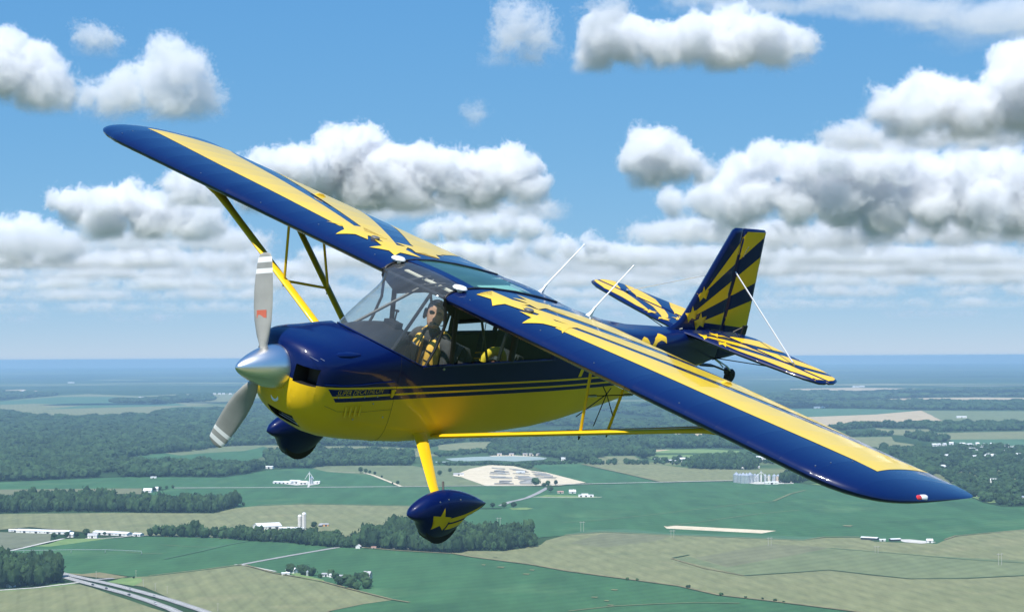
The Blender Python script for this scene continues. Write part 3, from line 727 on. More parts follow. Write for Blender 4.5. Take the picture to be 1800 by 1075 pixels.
# single trees one can tell apart
def make_tree(seed, r, h, mat):
    t = empty('broadleaf_tree', (0, 0, 0))
    m = MB(); th = h * .28
    m.tube([(0, 0, 0), (.1, 0, th * .6), (0, .1, th * 1.3)], [r * .085, r * .06, r * .04], 7)
    for k in range(3):
        a = k * 2.1 + seed; m.tube([(0, 0, th * .7), (r * .25 * math.cos(a), r * .25 * math.sin(a), th * 1.25), (r * .45 * math.cos(a), r * .45 * math.sin(a), th * 1.7)], [r * .04, r * .03, r * .015], 5)
    m.build('trunk', BARK, t, smooth=True)
    me = crown_mesh(seed + 200, 9, 150, 1.0, 1.5); me.materials.append(mat)
    c = bpy.data.objects.new('crown', me); COL.objects.link(c); c.parent = t
    c.scale = (r, r, (h - th * .7) / 1.5); c.location = (0, 0, th * .7)
    return t
PROTO = [make_tree(k, 4.6, 11.0, LEAF if k % 2 else LEAFD) for k in range(4)]
_used = [False] * 4
_tn = [0]
def tree(u, v, hpx, label, group=None, wide=1.0):
    k = _tn[0] % 4; _tn[0] += 1
    o = PROTO[k] if not _used[k] else copy_tree(PROTO[k]); _used[k] = True
    p = gp(u, v); mpp = CAM_H / (v - HORIZON); s = hpx * mpp / 11.0
    o.location = (p.x, p.y, .2); o.scale = (s * wide, s * wide, s); o.rotation_euler = (0, 0, _tn[0] * 1.3)
    tag(o, label, 'tree', group)
for (u, v, hh, lb) in [(95,946.5,11,'round dark tree at the end of the grey fallow field by the white barns'), (118,945.5,12,'tree left of the white farmhouse before the long barns'), (135,945,11,'tree right beside the white farmhouse before the long barns'),
                       (152,943.5,15,'tallest tree in the yard before the long white barns'), (184,941,7,'low round tree between the long white barns')]:
    tree(u, v, hh, lb, 'trees in the yard of the long white barns', 1.1)
tree(552, 929, 13, 'single tree right of the twin silos', wide=1.1)
for (u, v, hh, lb) in [(634,831,11,'leftmost tree of the clump where the sandy track bends'), (643,832,9,'middle tree of the clump where the sandy track bends'), (650,833,7,'rightmost tree of the clump where the sandy track bends'),
                       (659,835,7,'first small tree along the sandy track'), (671,840,5,'second small tree along the sandy track'), (690,851,4,'smallest tree near the end of the sandy track'), (699,852,8,'slender tree at the lower end of the sandy track')]:
    tree(u, v, hh, lb, 'trees along the sandy track')
for (u, v, hh, lb, w) in [(942,855,16,'big dark tree at the corner of the nursery yard',1.3), (956,857,9,'low tree at the road corner by the nursery yard',1.2), (963,855,11,'tree above the road corner by the nursery yard',1), (977,853,10,'rounded tree standing alone on the pale nursery yard',.9),
                          (967,865,13,'dark tree beside the pale bungalow',1.2), (791,831,9,'tree left of the nursery sheds',1), (773,836,10,'tree just behind the landing gear leg',1.1)]:
    tree(u, v, hh, lb, 'trees around the nursery yard', w)
for (u, v, hh, lb, w) in [(866,893,10,'tree just right of the pointed wheel fairing tail',1.1), (886,893,11,'left of the two trees on the grass island in the soybeans',1.2), (903,893,11,'right of the two trees on the grass island in the soybeans',1.3)]:
    tree(u, v, hh, lb, 'trees on the grass island', w)
for (u, v, hh, lb) in [(262,863,6,'first small tree beside the white gambrel barn'), (271,863,8,'tree above the white gambrel barn'), (281,862,8,'tall tree in the row right of the white gambrel barn'), (293,860,7,'tree in the row right of the white gambrel barn'), (304,859,7,'last tree of the row right of the white gambrel barn')]:
    tree(u, v, hh, lb, 'trees by the white gambrel barn')
for (u, v, hh, lb) in [(643,797,9,'left tree of the far clump behind the gear leg'), (652,797,8,'second tree of the far clump behind the gear leg'), (662,797,8,'third tree of the far clump behind the gear leg'), (671,797,7,'right tree of the far clump behind the gear leg')]:
    tree(u, v, hh, lb, 'far clump of trees in the corn')
for (u, v, hh, lb) in [(235,1017,5,'small bush at the corner beside the highway'), (428,890,8,'lone tree at the right end of the long left wood')]:
    tree(u, v, hh, lb)
# ------------------------------------------------------------------ farms, works and village
WHITE = paint('white_siding', (.66,.66,.64), .7, vary=.08, scale=.3)
ROOFW = paint('white_metal_roof', (.68,.69,.70), .5, vary=.06, scale=.2)
ROOFG = paint('grey_roof', (.36,.36,.37), .7, vary=.15, scale=.3)
ROOFD = paint('dark_roof', (.16,.15,.15), .8, vary=.2, scale=.3)
ROOFR = paint('reddish_roof', (.42,.24,.20), .8, vary=.15, scale=.3)
TANW = paint('tan_siding', (.52,.43,.34), .8, vary=.1, scale=.3)
DARKW = paint('dark_openings', (.03,.035,.04), .6, vary=.2)
GALV = paint('galvanised_steel', (.58,.60,.62), .35, .6, vary=.12, scale=.4)
CONC = paint('pale_concrete', (.58,.55,.50), .85, vary=.12, scale=.3)
ORANGE = paint('orange_sheeting', (.62,.30,.10), .8, vary=.1)
YELB = paint('yellow_panel', (.70,.55,.15), .7, vary=.1)
REDW = paint('barn_red', (.34,.08,.07), .8, vary=.15)

def heading(u0, v0, u1, v1):
    a, b = gp(u0, v0), gp(u1, v1); return math.atan2(b.y - a.y, b.x - a.x), (b - a).length

def barn(u, v, L, W, H, label, cat='barn', rz=0.0, wall=None, roof=None, pitch=.28, doors=1, windows=3, name='barn', group=None, chimney=False):
    """gabled building: four walls in one shell, two roof slopes with eaves, doors and windows set proud of the wall"""
    wall = wall or WHITE; roof = roof or ROOFW
    t = empty(name, gp(u, v, .3), rz); rh = W * .5 * math.tan(pitch)
    m = MB(); x, y = L / 2, W / 2
    m.add([(-x,-y,0),(x,-y,0),(x,y,0),(-x,y,0),(-x,-y,H),(x,-y,H),(x,y,H),(-x,y,H),(-x,0,H+rh),(x,0,H+rh)], [(0,1,5,4),(2,3,7,6),(1,2,6,9,5),(3,0,4,8,7)])
    m.build('wall', wall, t)
    m = MB(); e = .4; th = .25; k = (rh / y) * e
    for s in (-1, 1):
        a = [(-x-e, s*(y+e), H-k), (x+e, s*(y+e), H-k), (x+e, 0, H+rh+.02), (-x-e, 0, H+rh+.02)]
        m.add(a + [(p[0], p[1], p[2]+th) for p in a], [(0,1,2,3),(4,5,6,7),(0,1,5,4),(1,2,6,5),(2,3,7,6),(3,0,4,7)])
    r = m.build('roof', roof, t)
    if chimney:
        m = MB(); m.box((x*.4, y*.25, H+rh+.3), (.7,.7,1.6)); m.build('chimney', CONC, r)
    for k in range(doors):
        m = MB(); m.box((-x + L*(k+.5)/doors*.9 + L*.05, -y-.06, min(H*.42, 1.9)), (min(4.0, L*.22), .12, min(H*.84, 3.8))); m.build('door', DARKW, t)
    for k in range(windows):
        m = MB(); m.box((-x + L*(k+.9)/(windows+.6), -y-.05, H*.55), (1.2, .1, 1.2)); m.build('window', DARKW, t)
    return tag(t, label, cat, group)

def silo(u, v, r, h, label, mat=None, dome=True, cat='silo', ribs=6, name='silo', group=None):
    t = empty(name, gp(u, v, .3)); mat = mat or CONC
    m = MB(); pr = []
    for k in range(ribs + 1):
        z = h * k / ribs; pr += [(r, z), (r, z + h/ribs*.86), (r*1.03, z + h/ribs*.88), (r*1.03, z + h/ribs*.98)] if k < ribs else [(r, z)]
    m.lathe(pr, n=20); m.build('shell', mat, t, smooth=False, auto=.6)
    m = MB()
    if dome: m.lathe([(r*1.04, h), (r*.98, h+r*.3), (r*.75, h+r*.62), (r*.4, h+r*.82), (.05, h+r*.88)], n=20)
    else: m.lathe([(r*1.06, h), (r*.55, h+r*.42), (r*.14, h+r*.75), (r*.14, h+r*.9), (.05, h+r*.92)], n=20)
    m.build('roof', ROOFW if dome else GALV, t, auto=.5)
    m = MB(); m.box((r*.2, -r-.25, h*.5), (.6, .4, h)); m.build('ladder', GALV, t)
    return tag(t, label, cat, group)

def px(u, v): return CAM_H / (v - HORIZON)          # metres per photograph pixel on the ground there

# long white barns at the left
a, l = heading(30, 935, 125, 938)
barn(78, 936.5, 88, 13, 3.4, 'long white livestock barn at the left end of the pair', rz=a, doors=4, windows=10)
a, l = heading(160, 938, 232, 941.5)
barn(198, 939.5, 62, 13, 3.4, 'long white livestock barn right of the yard trees', rz=a, doors=3, windows=8)
barn(243, 941.5, 14, 9, 3.2, 'short white shed at the right end of the long barns', rz=a, cat='shed')
barn(163, 945.5, 13, 8, 4.2, 'white farmhouse in the yard between the long barns', cat='house', name='farmhouse', pitch=.6, roof=ROOFG, chimney=True)
barn(124, 943.5, 9, 7, 4.5, 'small white house half hidden by the yard trees', cat='house', name='farmhouse', pitch=.6)
barn(28, 933.5, 20, 8, 2.5, 'low pale shed at the far left end of the long barns', cat='shed', rz=.1)
# twin-silo farm
barn(470, 929, 36, 26, 5.0, 'big white-roofed barn left of the twin silos', rz=.42, pitch=.30, doors=3, windows=2)
barn(503, 930.5, 20, 12, 3.0, 'low white shed between the big barn and the twin silos', cat='shed', rz=.1, pitch=.2)
barn(524, 931.5, 16, 8, 3.4, 'low white building at the foot of the twin silos', cat='shed', pitch=.35, roof=ROOFW)
silo(527, 929.5, 2.9, 19, 'left and shorter of the twin concrete silos')
silo(534.5, 930, 3.1, 22.5, 'right and taller of the twin concrete silos')
barn(570, 924, 13, 7, 3.0, 'open orange-sided shed right of the twin silos', cat='shed', wall=ORANGE, roof=ROOFG, doors=2, windows=0)
barn(563, 925, 5, 4, 2.4, 'small dark lean-to beside the orange shed', cat='shed', wall=DARKW, roof=ROOFG, windows=0)
# houses by the square wood
barn(589, 945, 16, 8, 3.0, 'white bungalow above the road end by the square wood', cat='house', name='house', roof=ROOFW, chimney=True)
barn(622, 952, 9, 8, 5.0, 'white two-storey house among the trees by the square wood', cat='house', name='house', pitch=.6, roof=ROOFG)
barn(630, 963.5, 7, 6, 3.2, 'small white gabled garage at the wood edge', cat='garage', name='garage', rz=1.4, pitch=.6, windows=0)
barn(657, 964, 6, 5, 2.4, 'little red-roofed hut at the foot of the square wood', cat='hut', name='hut', roof=ROOFR, windows=1)
# near farmstead in the grove
barn(513, 1007, 11, 8, 4.5, 'white farm building with pale roof at the left of the near grove', rz=-.5, pitch=.5, windows=2)
barn(502, 1010, 9, 5, 2.5, 'low white shed in front of the near grove', cat='shed', rz=.2, windows=1)
silo(540.5, 1012, 1.6, 5.5, 'small pale grain bin in front of the near grove', GALV, False, 'grain bin', 4, 'grain_bin')
barn(574, 1013, 10, 6, 3.5, 'grey-roofed house behind the front trees of the near grove', cat='house', name='house', roof=ROOFG, rz=-.2)
barn(588, 1014.5, 10, 6, 3.5, 'white-roofed house in the middle of the near grove', cat='house', name='house', rz=-.25)
barn(603, 1016, 8, 6, 3.2, 'small pale house at the right of the near grove', cat='house', name='house', roof=ROOFG, rz=-.25)
barn(646, 1016.5, 8.5, 8, 5.2, 'grey-gabled barn with a dark door at the right end of the near grove', rz=-.35, pitch=.7, wall=TANW, roof=ROOFG, windows=0)
barn(615, 1029.5, 5, 5, 3.0, 'pink-roofed cottage at the lower edge of the near grove', cat='house', name='house', roof=ROOFR, rz=-.4, pitch=.6, windows=1)
# elevator farm
a, l = heading(478, 848.5, 520, 850)
barn(498, 849.5, 44, 11, 3.2, 'long white barn at the left of the grain leg', rz=a, doors=4, windows=4)
barn(520, 849, 24, 12, 5, 'taller white barn left of the grain leg', rz=a, doors=2)
barn(533, 850.5, 16, 12, 4, 'white barn in front of the grain leg', rz=.1, doors=2, pitch=.4)
barn(558, 849, 10, 8, 3.6, 'small white shed right of the grain leg', cat='shed', windows=1)
silo(547.5, 850.5, 3.6, 13, 'tall pale grain bin beside the grain leg', GALV, False, 'grain bin', 6, 'grain_bin')
def grain_leg(u, v, h, label, spread=9):
    t = empty('grain_elevator', gp(u, v, .3))
    m = MB(); m.box((0, 0, h/2), (1.3, 1.3, h)); m.build('tower', WHITE, t)
    m = MB(); m.box((0, 0, h+.8), (2.2, 2.0, 1.8)); m.build('head_house', GALV, t)
    for s in (-1, 1):
        m = MB(); m.tube([(0, 0, h), (s*spread, 0, h*.45)], .45, 6); m.build('spout', WHITE, t)
    return tag(t, label, 'grain elevator')
grain_leg(544, 851, 24, 'white grain leg with two sloping spouts above the elevator farm')
grain_leg(1338, 848, 22, 'slim grain leg standing among the right-hand bins', 12)
# gambrel barn
barn(260, 865, 16, 9, 4.2, 'white barn at the end of the gravel road on the left', rz=-.1, pitch=.7, windows=2)
barn(275, 862.5, 7, 6, 5.5, 'white house behind the barn at the end of the gravel road', cat='house', name='house', pitch=.7)
barn(270, 840, 12, 6, 2.6, 'small white shed alone in the left soybean field', cat='shed')
barn(9, 818, 22, 12, 4, 'white-roofed house at the left edge of the woods', cat='house', name='house', rz=.2)
barn(56, 819, 20, 9, 3.4, 'low white building in the left woods', cat='shed')
barn(291, 757, 24, 14, 4, 'white cabin deep in the far left woods', cat='house', name='house')
barn(417, 817, 9, 8, 4, 'white cottage beside the dark woods under the propeller', cat='house', name='house')
barn(474, 823, 18, 10, 4.5, 'white farmhouse left of the elevator farm woods', cat='house', name='house', rz=-.3)
# house, bungalow and white works by the nursery
barn(985, 866.5, 11, 8, 3.2, 'pale tan bungalow beside the road corner', cat='house', name='house', wall=TANW, roof=ROOFR, rz=.1)
barn(1006, 866.5, 12, 9, 3.6, 'white house right of the tan bungalow', cat='house', name='house', roof=ROOFW, pitch=.6, rz=.15, chimney=True)
def works(u, v, label):
    t = empty('flat_roofed_works', gp(u, v, .3))
    m = MB(); m.box((0, 0, 2.0), (27, 12, 4)); m.build('wall', WHITE, t)
    m = MB(); m.box((0, 0, 4.1), (27.4, 12.4, .25)); m.build('roof', ROOFW, t)
    m = MB(); m.box((-2, 0, 5.2), (12, 8, 2)); m.build('upper_storey', WHITE, t)
    for k in range(3):
        m = MB(); m.box((-9 + k*9, -6.06, 1.7), (3.4, .12, 3.0)); m.build('door', DARKW, t)
    return tag(t, label, 'building')
works(1030, 873, 'white flat-roofed building with a raised middle in the soybean field')
barn(915, 832, 18, 9, 4, 'white nursery shed at the left end of the pale yard', cat='shed', rz=.05)
barn(806, 835, 22, 10, 3.5, 'long pale nursery shed behind the gear leg', cat='shed', rz=.1, roof=ROOFG)
# big grain bins
for k, (u, vb, r, h, lb) in enumerate([(1294.5,847.5,6.4,15.5,'leftmost big steel grain bin of the front row'), (1301,848.5,5.2,15.5,'second big steel grain bin of the front row, narrower'), (1306.5,849,6.4,16,'third big steel grain bin of the front row'),
                                 (1312.5,849.2,6.2,15.8,'fourth big steel grain bin of the front row'), (1318.5,848.5,6.2,16.2,'rightmost big steel grain bin of the front row')]):
    silo(u, vb, r, h, lb, GALV, False, 'grain bin', 8, 'grain_bin', 'big steel grain bins')
for (u, vb, r, h, lb, mt) in [(1327,846.5,3.4,14,'first slim grain bin right of the big bins',GALV), (1332,846.5,3.4,13.5,'second slim grain bin right of the big bins',GALV), (1338,846,2.4,12,'thin dark tower bin behind the grain leg',CONC), (1345,846,3.0,13,'slim bin right of the grain leg',GALV),
                        (1352,846,3.2,12,'pale bin in the middle of the grain yard',CONC), (1361,847.5,4.6,13,'broad pale bin at the right of the grain yard',GALV), (1368,847.5,4.2,13,'pinkish bin at the right of the grain yard',TANW), (1376,847,4.4,12.5,'next to last bin of the grain yard',GALV), (1388,846,3.6,12,'last bin half behind the yard trees',GALV)]:
    silo(u, vb, r, h, lb, mt, False, 'grain bin', 6, 'grain_bin')
barn(1356, 850.5, 26, 9, 4, 'white office shed at the foot of the grain yard', cat='shed', rz=.05)
# works and houses around the bins
for (u, v, L, W, H, lb) in [(1212,810.5,46,22,6,'long white warehouse beyond the corn field'), (1345,810.5,42,26,9,'big white warehouse behind the grain bins'), (1156,810,14,10,5,'first white house of the hamlet beyond the corn'), (1166,812,16,9,4,'second white house of the hamlet beyond the corn'), (1177,812,15,10,5,'third white house of the hamlet beyond the corn'),
                            (1190,813,10,8,5,'fourth white house of the hamlet beyond the corn'), (1367,803,24,12,5,'pale shed behind the big white warehouse'), (1308,824,16,9,3,'low white house right of the tree clump'), (1328,822,18,9,3,'low pale house by the trees above the bins'), (1395,808,20,10,4,'white roof close under the near wing'), (1412,833,14,8,3.5,'white house just under the near wing')]:
    barn(u, v, L, W, H, lb, cat='building' if L > 20 else 'house', name='warehouse' if L > 20 else 'house', doors=2, windows=3)
barn(1435, 836, 16, 8, 3, 'yellow-fronted shed under the near wing', cat='shed', wall=YELB, windows=1)
barn(1455, 851, 20, 9, 3, 'long low house with pale roof under the near wing', cat='house', name='house', rz=.1)
# lower right barns
a, l = heading(1515, 948, 1543, 949.5)
barn(1529, 948.5, 24, 6, 3.4, 'long dark-sided barn at the field edge on the right', wall=DARKW, rz=a, pitch=.3, doors=0, windows=0)
barn(1573, 950.5, 15, 6, 3, 'second dark-sided barn right of the long one', wall=DARKW, rz=.35, doors=0, windows=0)
barn(1634, 953.5, 8, 6, 3.4, 'small white gabled shed at the right end of the barn yard', cat='shed', pitch=.6, windows=1)
barn(1551, 950.5, 8, 4, 2.5, 'little white shed between the two dark barns', cat='shed', windows=0)
# far right
barn(1690, 734, 40, 14, 5, 'long white building alone on the far right farmland', cat='building', name='warehouse')
barn(1436, 717.5, 30, 16, 7, 'white farm beyond the wing at the wood edge', windows=0)
barn(1447, 716.5, 18, 12, 6, 'smaller white building next to the far wood-edge farm', windows=0)
barn(1452, 699, 30, 14, 6, 'white building in the far woods left of the tan strip', windows=0)
barn(1465, 699, 28, 14, 6, 'second white building in the far woods left of the tan strip', windows=0)
barn(1557, 699, 26, 14, 6, 'white speck of a farm at the far tan strip', windows=0)
barn(1504, 680.5, 50, 20, 7, 'white sheds at the left of the farthest tan strip', windows=0)
barn(1515, 680, 40, 20, 7, 'white sheds at the middle of the farthest tan strip', windows=0)
for (u, lb) in [(246,'first of the far white farm buildings left of the propeller'), (252,'second of the far white farm buildings left of the propeller'), (258,'third of the far white farm buildings left of the propeller')]:
    barn(u, 700, 16, 12, 9, lb, cat='building', windows=0)
for (u, lb) in [(377,'leftmost far white house above the spinner road'), (386,'middle far white house above the spinner road'), (393,'rightmost far white house above the spinner road'), (405,'lone far white house right of the spinner road')]:
    barn(u, 693, 18, 14, 8, lb, cat='house', name='house', windows=0)
barn(48, 687.5, 90, 18, 5, 'long pale sheds on the farthest left field', windows=0)
barn(125, 673, 70, 20, 8, 'pale sheds near the left horizon', windows=0)
# village at the right: houses that nothing tells apart
_r = random.Random(21)
_vp = None
spots = [(1692,783),(1698,785),(1705,784),(1712,786),(1718,783),(1725,787),(1731,785),(1738,787),(1744,784),(1751,787),(1757,785),(1763,788),(1770,786),(1778,789),(1786,788),(1794,790),(1700,791),(1709,793),(1716,795),(1722,790),(1740,792),(1752,791),(1706,802),(1712,806),(1694,803),(1722,801),(1730,803),(1738,802),(1746,804),(1664,805),(1657,824),(1672,781),(1650,783),(1642,784),(1660,783),(1770,826),(1731,824),(1796,812),(1748,848),(1776,800),(1762,797),(1790,802)]
for i, (u, v) in enumerate(spots):
    if _vp is None:
        _vp = barn(u, v, 13, 9, 5.5, 'white village house among the trees at the right', cat='house', name='house', pitch=.55, roof=ROOFW, windows=3, group='village houses'); o = _vp
    else:
        o = copy_tree(_vp); o.location = gp(u, v, .3)
    o['label'] = 'white village house among the trees beyond the near wing tip'
    o.rotation_euler = (0, 0, _r.uniform(-.7, .7)); o.scale = (_r.uniform(.75, 1.2), .9, _r.uniform(.8, 1.2))
barn(1795, 877, 12, 9, 4.5, 'pale blue-roofed house at the right edge of the village wood', cat='house', name='house', roof=GALV)
barn(1712, 872, 10, 7, 3, 'tan house on the grass just beyond the wing tip', cat='house', name='house', wall=TANW, roof=ROOFG)
barn(19, 1031, 8, 7, 4.2, 'white house among the dark trees at the lower left corner', cat='house', name='house', rz=.9, pitch=.6)
# lakeside cabins
for (u, lb) in [(878,'first'), (899,'second'), (923,'third'), (934,'fourth'), (946,'fifth')]:
    barn(u, 800.5, 12, 9, 5, lb + ' pale cabin from the left on the far lake shore', cat='cabin', name='cabin', wall=TANW, roof=ROOFG, windows=1)
barn(993, 809, 18, 12, 6, 'white house at the right end of the lake', cat='house', name='house')
barn(1082, 768.5, 60, 16, 5, 'long white sheds beyond the strut', cat='building', name='warehouse', windows=0)

# power line poles: two legs and a cross arm
POLE = paint('weathered_pole', (.40,.38,.34), .9, vary=.2)
def pole(u, v, h, label):
    t = empty('power_pole', gp(u, v, .2), .4)
    for s in (-1, 1):
        m = MB(); m.tube([(s*2.2, 0, 0), (s*2.2, 0, h)], [.28, .2], 6); m.build('leg', POLE, t)
    m = MB(); m.box((0, 0, h-1.5), (9, .35, .45)); m.build('cross_arm', POLE, t)
    for s in (-1, 0, 1):
        m = MB(); m.tube([(s*3.8, 0, h-1.7), (s*3.8, 0, h-3.2)], .13, 5); m.build('insulator', DARKW, t)
    return tag(t, label, 'power pole', 'H-frame power poles across the fields')
pole(877, 924, 13, 'H-frame power pole just right of the wheel fairing')
pole(1023.5, 934, 15, 'H-frame power pole left of the sand strip')
pole(1182, 945, 11.5, 'H-frame power pole below the left end of the sand strip')
pole(1353, 959, 12, 'H-frame power pole below the right end of the sand strip')
pole(1541, 972, 10, 'H-frame power pole below the dark-sided barns')
pole(1758, 993, 15, 'H-frame power pole at the far right of the corn')
def post(u, v, h, label):
    t = empty('utility_pole', gp(u, v, .2)); m = MB(); m.tube([(0,0,0),(0,0,h)], [.2,.14], 6); m.build('shaft', POLE, t)
    m = MB(); m.box((0,0,h-.7), (2.4,.2,.2)); m.build('cross_arm', POLE, t)
    return tag(t, label, 'utility pole')
for (u, v, lb) in [(169,1016,'first utility pole right of the highway junction'), (239,1014,'utility pole beside the corner bush'), (252,1031,'utility pole at the top of the highway verge'), (273,1038,'second utility pole down the highway verge'), (294,1043,'third utility pole down the highway verge'), (383,1074,'lowest utility pole on the highway verge')]:
    post(u, v, 8.5, lb)

# centre pivot irrigator: a long pipe truss on wheeled towers
def pivot(pts, label, towers):
    P = [gp(u, v, 0) for u, v in pts]; t = empty('centre_pivot_irrigator', P[0])
    o0 = P[0]
    m = MB(); m.tube([p - o0 + Vector((0, 0, 4.2)) for p in P], .28, 6); m.build('pipe', GALV, t)
    for (u, v) in towers:
        q = gp(u, v, 0) - o0
        m = MB(); d = (P[-1] - P[0]).normalized(); n = Vector((-d.y, d.x, 0))
        for s in (-1, 1): m.tube([q + n*s*2, q + Vector((0, 0, 4.2))], .12, 5)
        m.tube([q - n*2 + Vector((0,0,.5)), q + n*2 + Vector((0,0,.5))], .12, 5)
        m.build('tower', GALV, t)
        for s in (-1, 1):
            m = MB(); c = q + n*s*2 + Vector((0,0,.65)); m.tube([c - d*.2, c + d*.2], .65, 12); m.build('wheel', DARKW, t)
    return tag(t, label, 'irrigator')
pivot([(-20,974),(5,972.7),(42,972),(85,971.5),(125,970.8),(185,970.8),(249,973.5)], 'long centre pivot irrigator across the near soybean field', [(5,973.5),(42,972.8),(85,972.2),(125,971.8),(185,971.8),(249,974.5)])

# vehicles on the highway
TYRE = paint('tyre_rubber', (.02,.02,.02), .85)
GLASSD = paint('dark_car_glass', (.02,.025,.03), .08)
def car(u, v, rz, col, label, pickup=False, name='car'):
    t = empty(name, gp(u, v, 1.75), rz)
    pm = paint('car_paint', col, .3, coat=.6)
    m = MB(); L = 5.6 if pickup else 4.6
    prof = [(-L/2,.45),(-L/2,.95),(-L/2+.1,1.0),(L/2-1.2,.98),(L/2-.1,.85),(L/2,.6),(L/2,.35),(-L/2+.05,.35)]
    m.loft([[(x, s*.9, z) for x, z in prof] for s in (-1, 1)], 0, True); m.build('body', pm, t)
    m = MB(); c0, c1 = ((-.4, 1.3) if pickup else (-1.7, .9))
    m.add([(c0,-.8,.99),(c1+.5,-.8,.97),(c1+.5,.8,.97),(c0,.8,.99),(c0+.25,-.66,1.55),(c1-.15,-.66,1.55),(c1-.15,.66,1.55),(c0+.25,.66,1.55)], [(0,1,5,4),(1,2,6,5),(2,3,7,6),(3,0,4,7),(4,5,6,7)])
    m.build('cabin', GLASSD, t)
    m = MB(); m.box(((c0+c1)/2, 0, 1.58), (c1-c0-.35, 1.3, .06)); m.build('roof', pm, t)
    for x in (-L/2+.9, L/2-.95):
        for s in (-1, 1):
            m = MB(); m.tube([(x, s*.72, .34), (x, s*.94, .34)], .34, 12); m.build('wheel', TYRE, t)
    return tag(t, label, 'pickup' if pickup else 'car', 'vehicles on the highway')
h1, _ = heading(200, 1028.5, 250, 1041.5)
car(163, 1027.5, h1, (.03,.03,.035), 'small dark car nearest the junction on the highway')
car(187, 1034, h1, (.05,.05,.06), 'dark car second from the junction on the highway')
car(227, 1045, h1, (.02,.025,.03), 'dark pickup on the near carriageway', True, 'pickup_truck')
car(229, 1035.5, h1 + math.pi, (.75,.75,.75), 'white car on the far carriageway of the highway')
car(271, 1047.5, h1 + math.pi, (.7,.7,.7), 'silver-white car lower down the far carriageway')
car(273, 1060, h1, (.75,.74,.72), 'white car on the near carriageway furthest from the junction')
# green road sign
t = empty('road_sign', gp(108, 1010, .2), .5)
m = MB()
for s in (-1, 1): m.tube([(s*1.6,0,0),(s*1.6,0,6.0)], .12, 6)
m.build('post', GALV, t); m = MB(); m.box((0,-.15,4.8), (4.6,.12,2.8)); m.build('panel', paint('sign_green', (.02,.22,.12), .5), t)
tag(t, 'green road sign at the edge of the near wood beside the highway', 'road sign')
# ------------------------------------------------------------------ the aeroplane
# body axes: x forward from the spinner tip, y to the port wing, z up from the thrust line (metres)
from mathutils.bvhtree import BVHTree
RW = Matrix(((-0.670764912, 0.699883166, 0.245434280), (-0.741260601, -0.621629353, -0.253198870), (-0.024640474, -0.351767680, 0.935762976)))
TW = Vector((-2.243912071, 15.706016593, CAM_H + -0.070409134))
BASE = Vector((-1.80, 0.0, -1.33))                      # on the ground line between the main wheels
plane = empty('aerobatic_airplane', (0, 0, 0))
plane.matrix_world = Matrix.Translation(TW + RW @ BASE) @ RW.to_4x4()
tag(plane, 'blue and yellow high-wing aerobatic aeroplane with star and sunray paint flying in a bank', 'airplane')

def gloss(name, col, vary=.05, coat=.6, ior=1.4, ribs=False):
    m, nt, b = new_mat(name)
    b.inputs['Roughness'].default_value = .38; b.inputs['Specular IOR Level'].default_value = .12; b.inputs['Coat Weight'].default_value = coat; b.inputs['Coat IOR'].default_value = ior
    n = noise_out(nt, 1.6, 5.0); lo = tuple(c*(1-vary) for c in col); hi = tuple(min(1, c*(1+vary)) for c in col)
    nlink(nt, ramp(nt, n, [(.3, lo), (.7, hi)]), b.inputs['Base Color'])
    n2 = noise_out(nt, 7.0, 3.0); bp = nt.nodes.new('ShaderNodeBump'); bp.inputs['Strength'].default_value = .05; bp.inputs['Distance'].default_value = .02
    nlink(nt, n2, bp.inputs['Height']); nlink(nt, bp.outputs[0], b.inputs['Coat Normal'])
    if ribs:                                  # doped fabric drawn tight over ribs a foot apart
        tc = nt.nodes.new('ShaderNodeTexCoord'); sx = nt.nodes.new('ShaderNodeSeparateXYZ'); nlink(nt, tc.outputs['Object'], sx.inputs[0])
        m1 = nt.nodes.new('ShaderNodeMath'); m1.operation = 'PINGPONG'; m1.inputs[1].default_value = .155; nlink(nt, sx.outputs['Y'], m1.inputs[0])
        m2 = nt.nodes.new('ShaderNodeMath'); m2.operation = 'POWER'; m2.inputs[1].default_value = .5; nlink(nt, m1.outputs[0], m2.inputs[0])
        b2 = nt.nodes.new('ShaderNodeBump'); b2.inputs['Strength'].default_value = .35; b2.inputs['Distance'].default_value = .02; b2.invert = True
        nlink(nt, m2.outputs[0], b2.inputs['Height']); nlink(nt, b2.outputs[0], bp.inputs['Normal']); nlink(nt, b2.outputs[0], b.inputs['Normal'])
    # dust and insect specks dull the coat a little
    n3 = noise_out(nt, 3.0, 8.0, .7); mr = nt.nodes.new('ShaderNodeMapRange'); mr.inputs['From Min'].default_value = .35; mr.inputs['From Max'].default_value = .75
    mr.inputs['To Min'].default_value = .02; mr.inputs['To Max'].default_value = .12; nlink(nt, n3, mr.inputs[0]); nlink(nt, mr.outputs[0], b.inputs['Coat Roughness'])
    return m
BLUE = gloss('deep_blue_gloss', (.0014, .0082, .067))
WBLUE = gloss('wing_fabric_blue_gloss', (.0013, .0076, .060), coat=.9, ior=1.48, ribs=True)
WYEL = gloss('wing_fabric_yellow_gloss', (.74, .51, .018), ribs=True)
YEL = gloss('yellow_gloss', (.76, .48, .014))
BLACK = paint('black_trim', (.012,.012,.014), .5, vary=.1)
INTER = paint('dark_green_interior', (.012,.026,.022), .8, vary=.2)
CHROME = paint('polished_spinner', (.86,.84,.81), .30, 1.0, vary=.03, scale=5)
BLADE = paint('grey_blade', (.30,.30,.28), .55, vary=.1, scale=6)
BLADEW = paint('white_blade_tip', (.80,.80,.78), .5, vary=.03)
BLADER = paint('red_blade_mark', (.55,.13,.08), .5, vary=.1)
STEEL = paint('bare_steel', (.55,.55,.56), .3, .9, vary=.1)
WIREM = paint('bright_wire', (.80,.80,.80), .25, .6)
RUBBER = paint('rubber', (.015,.015,.016), .8, vary=.2)
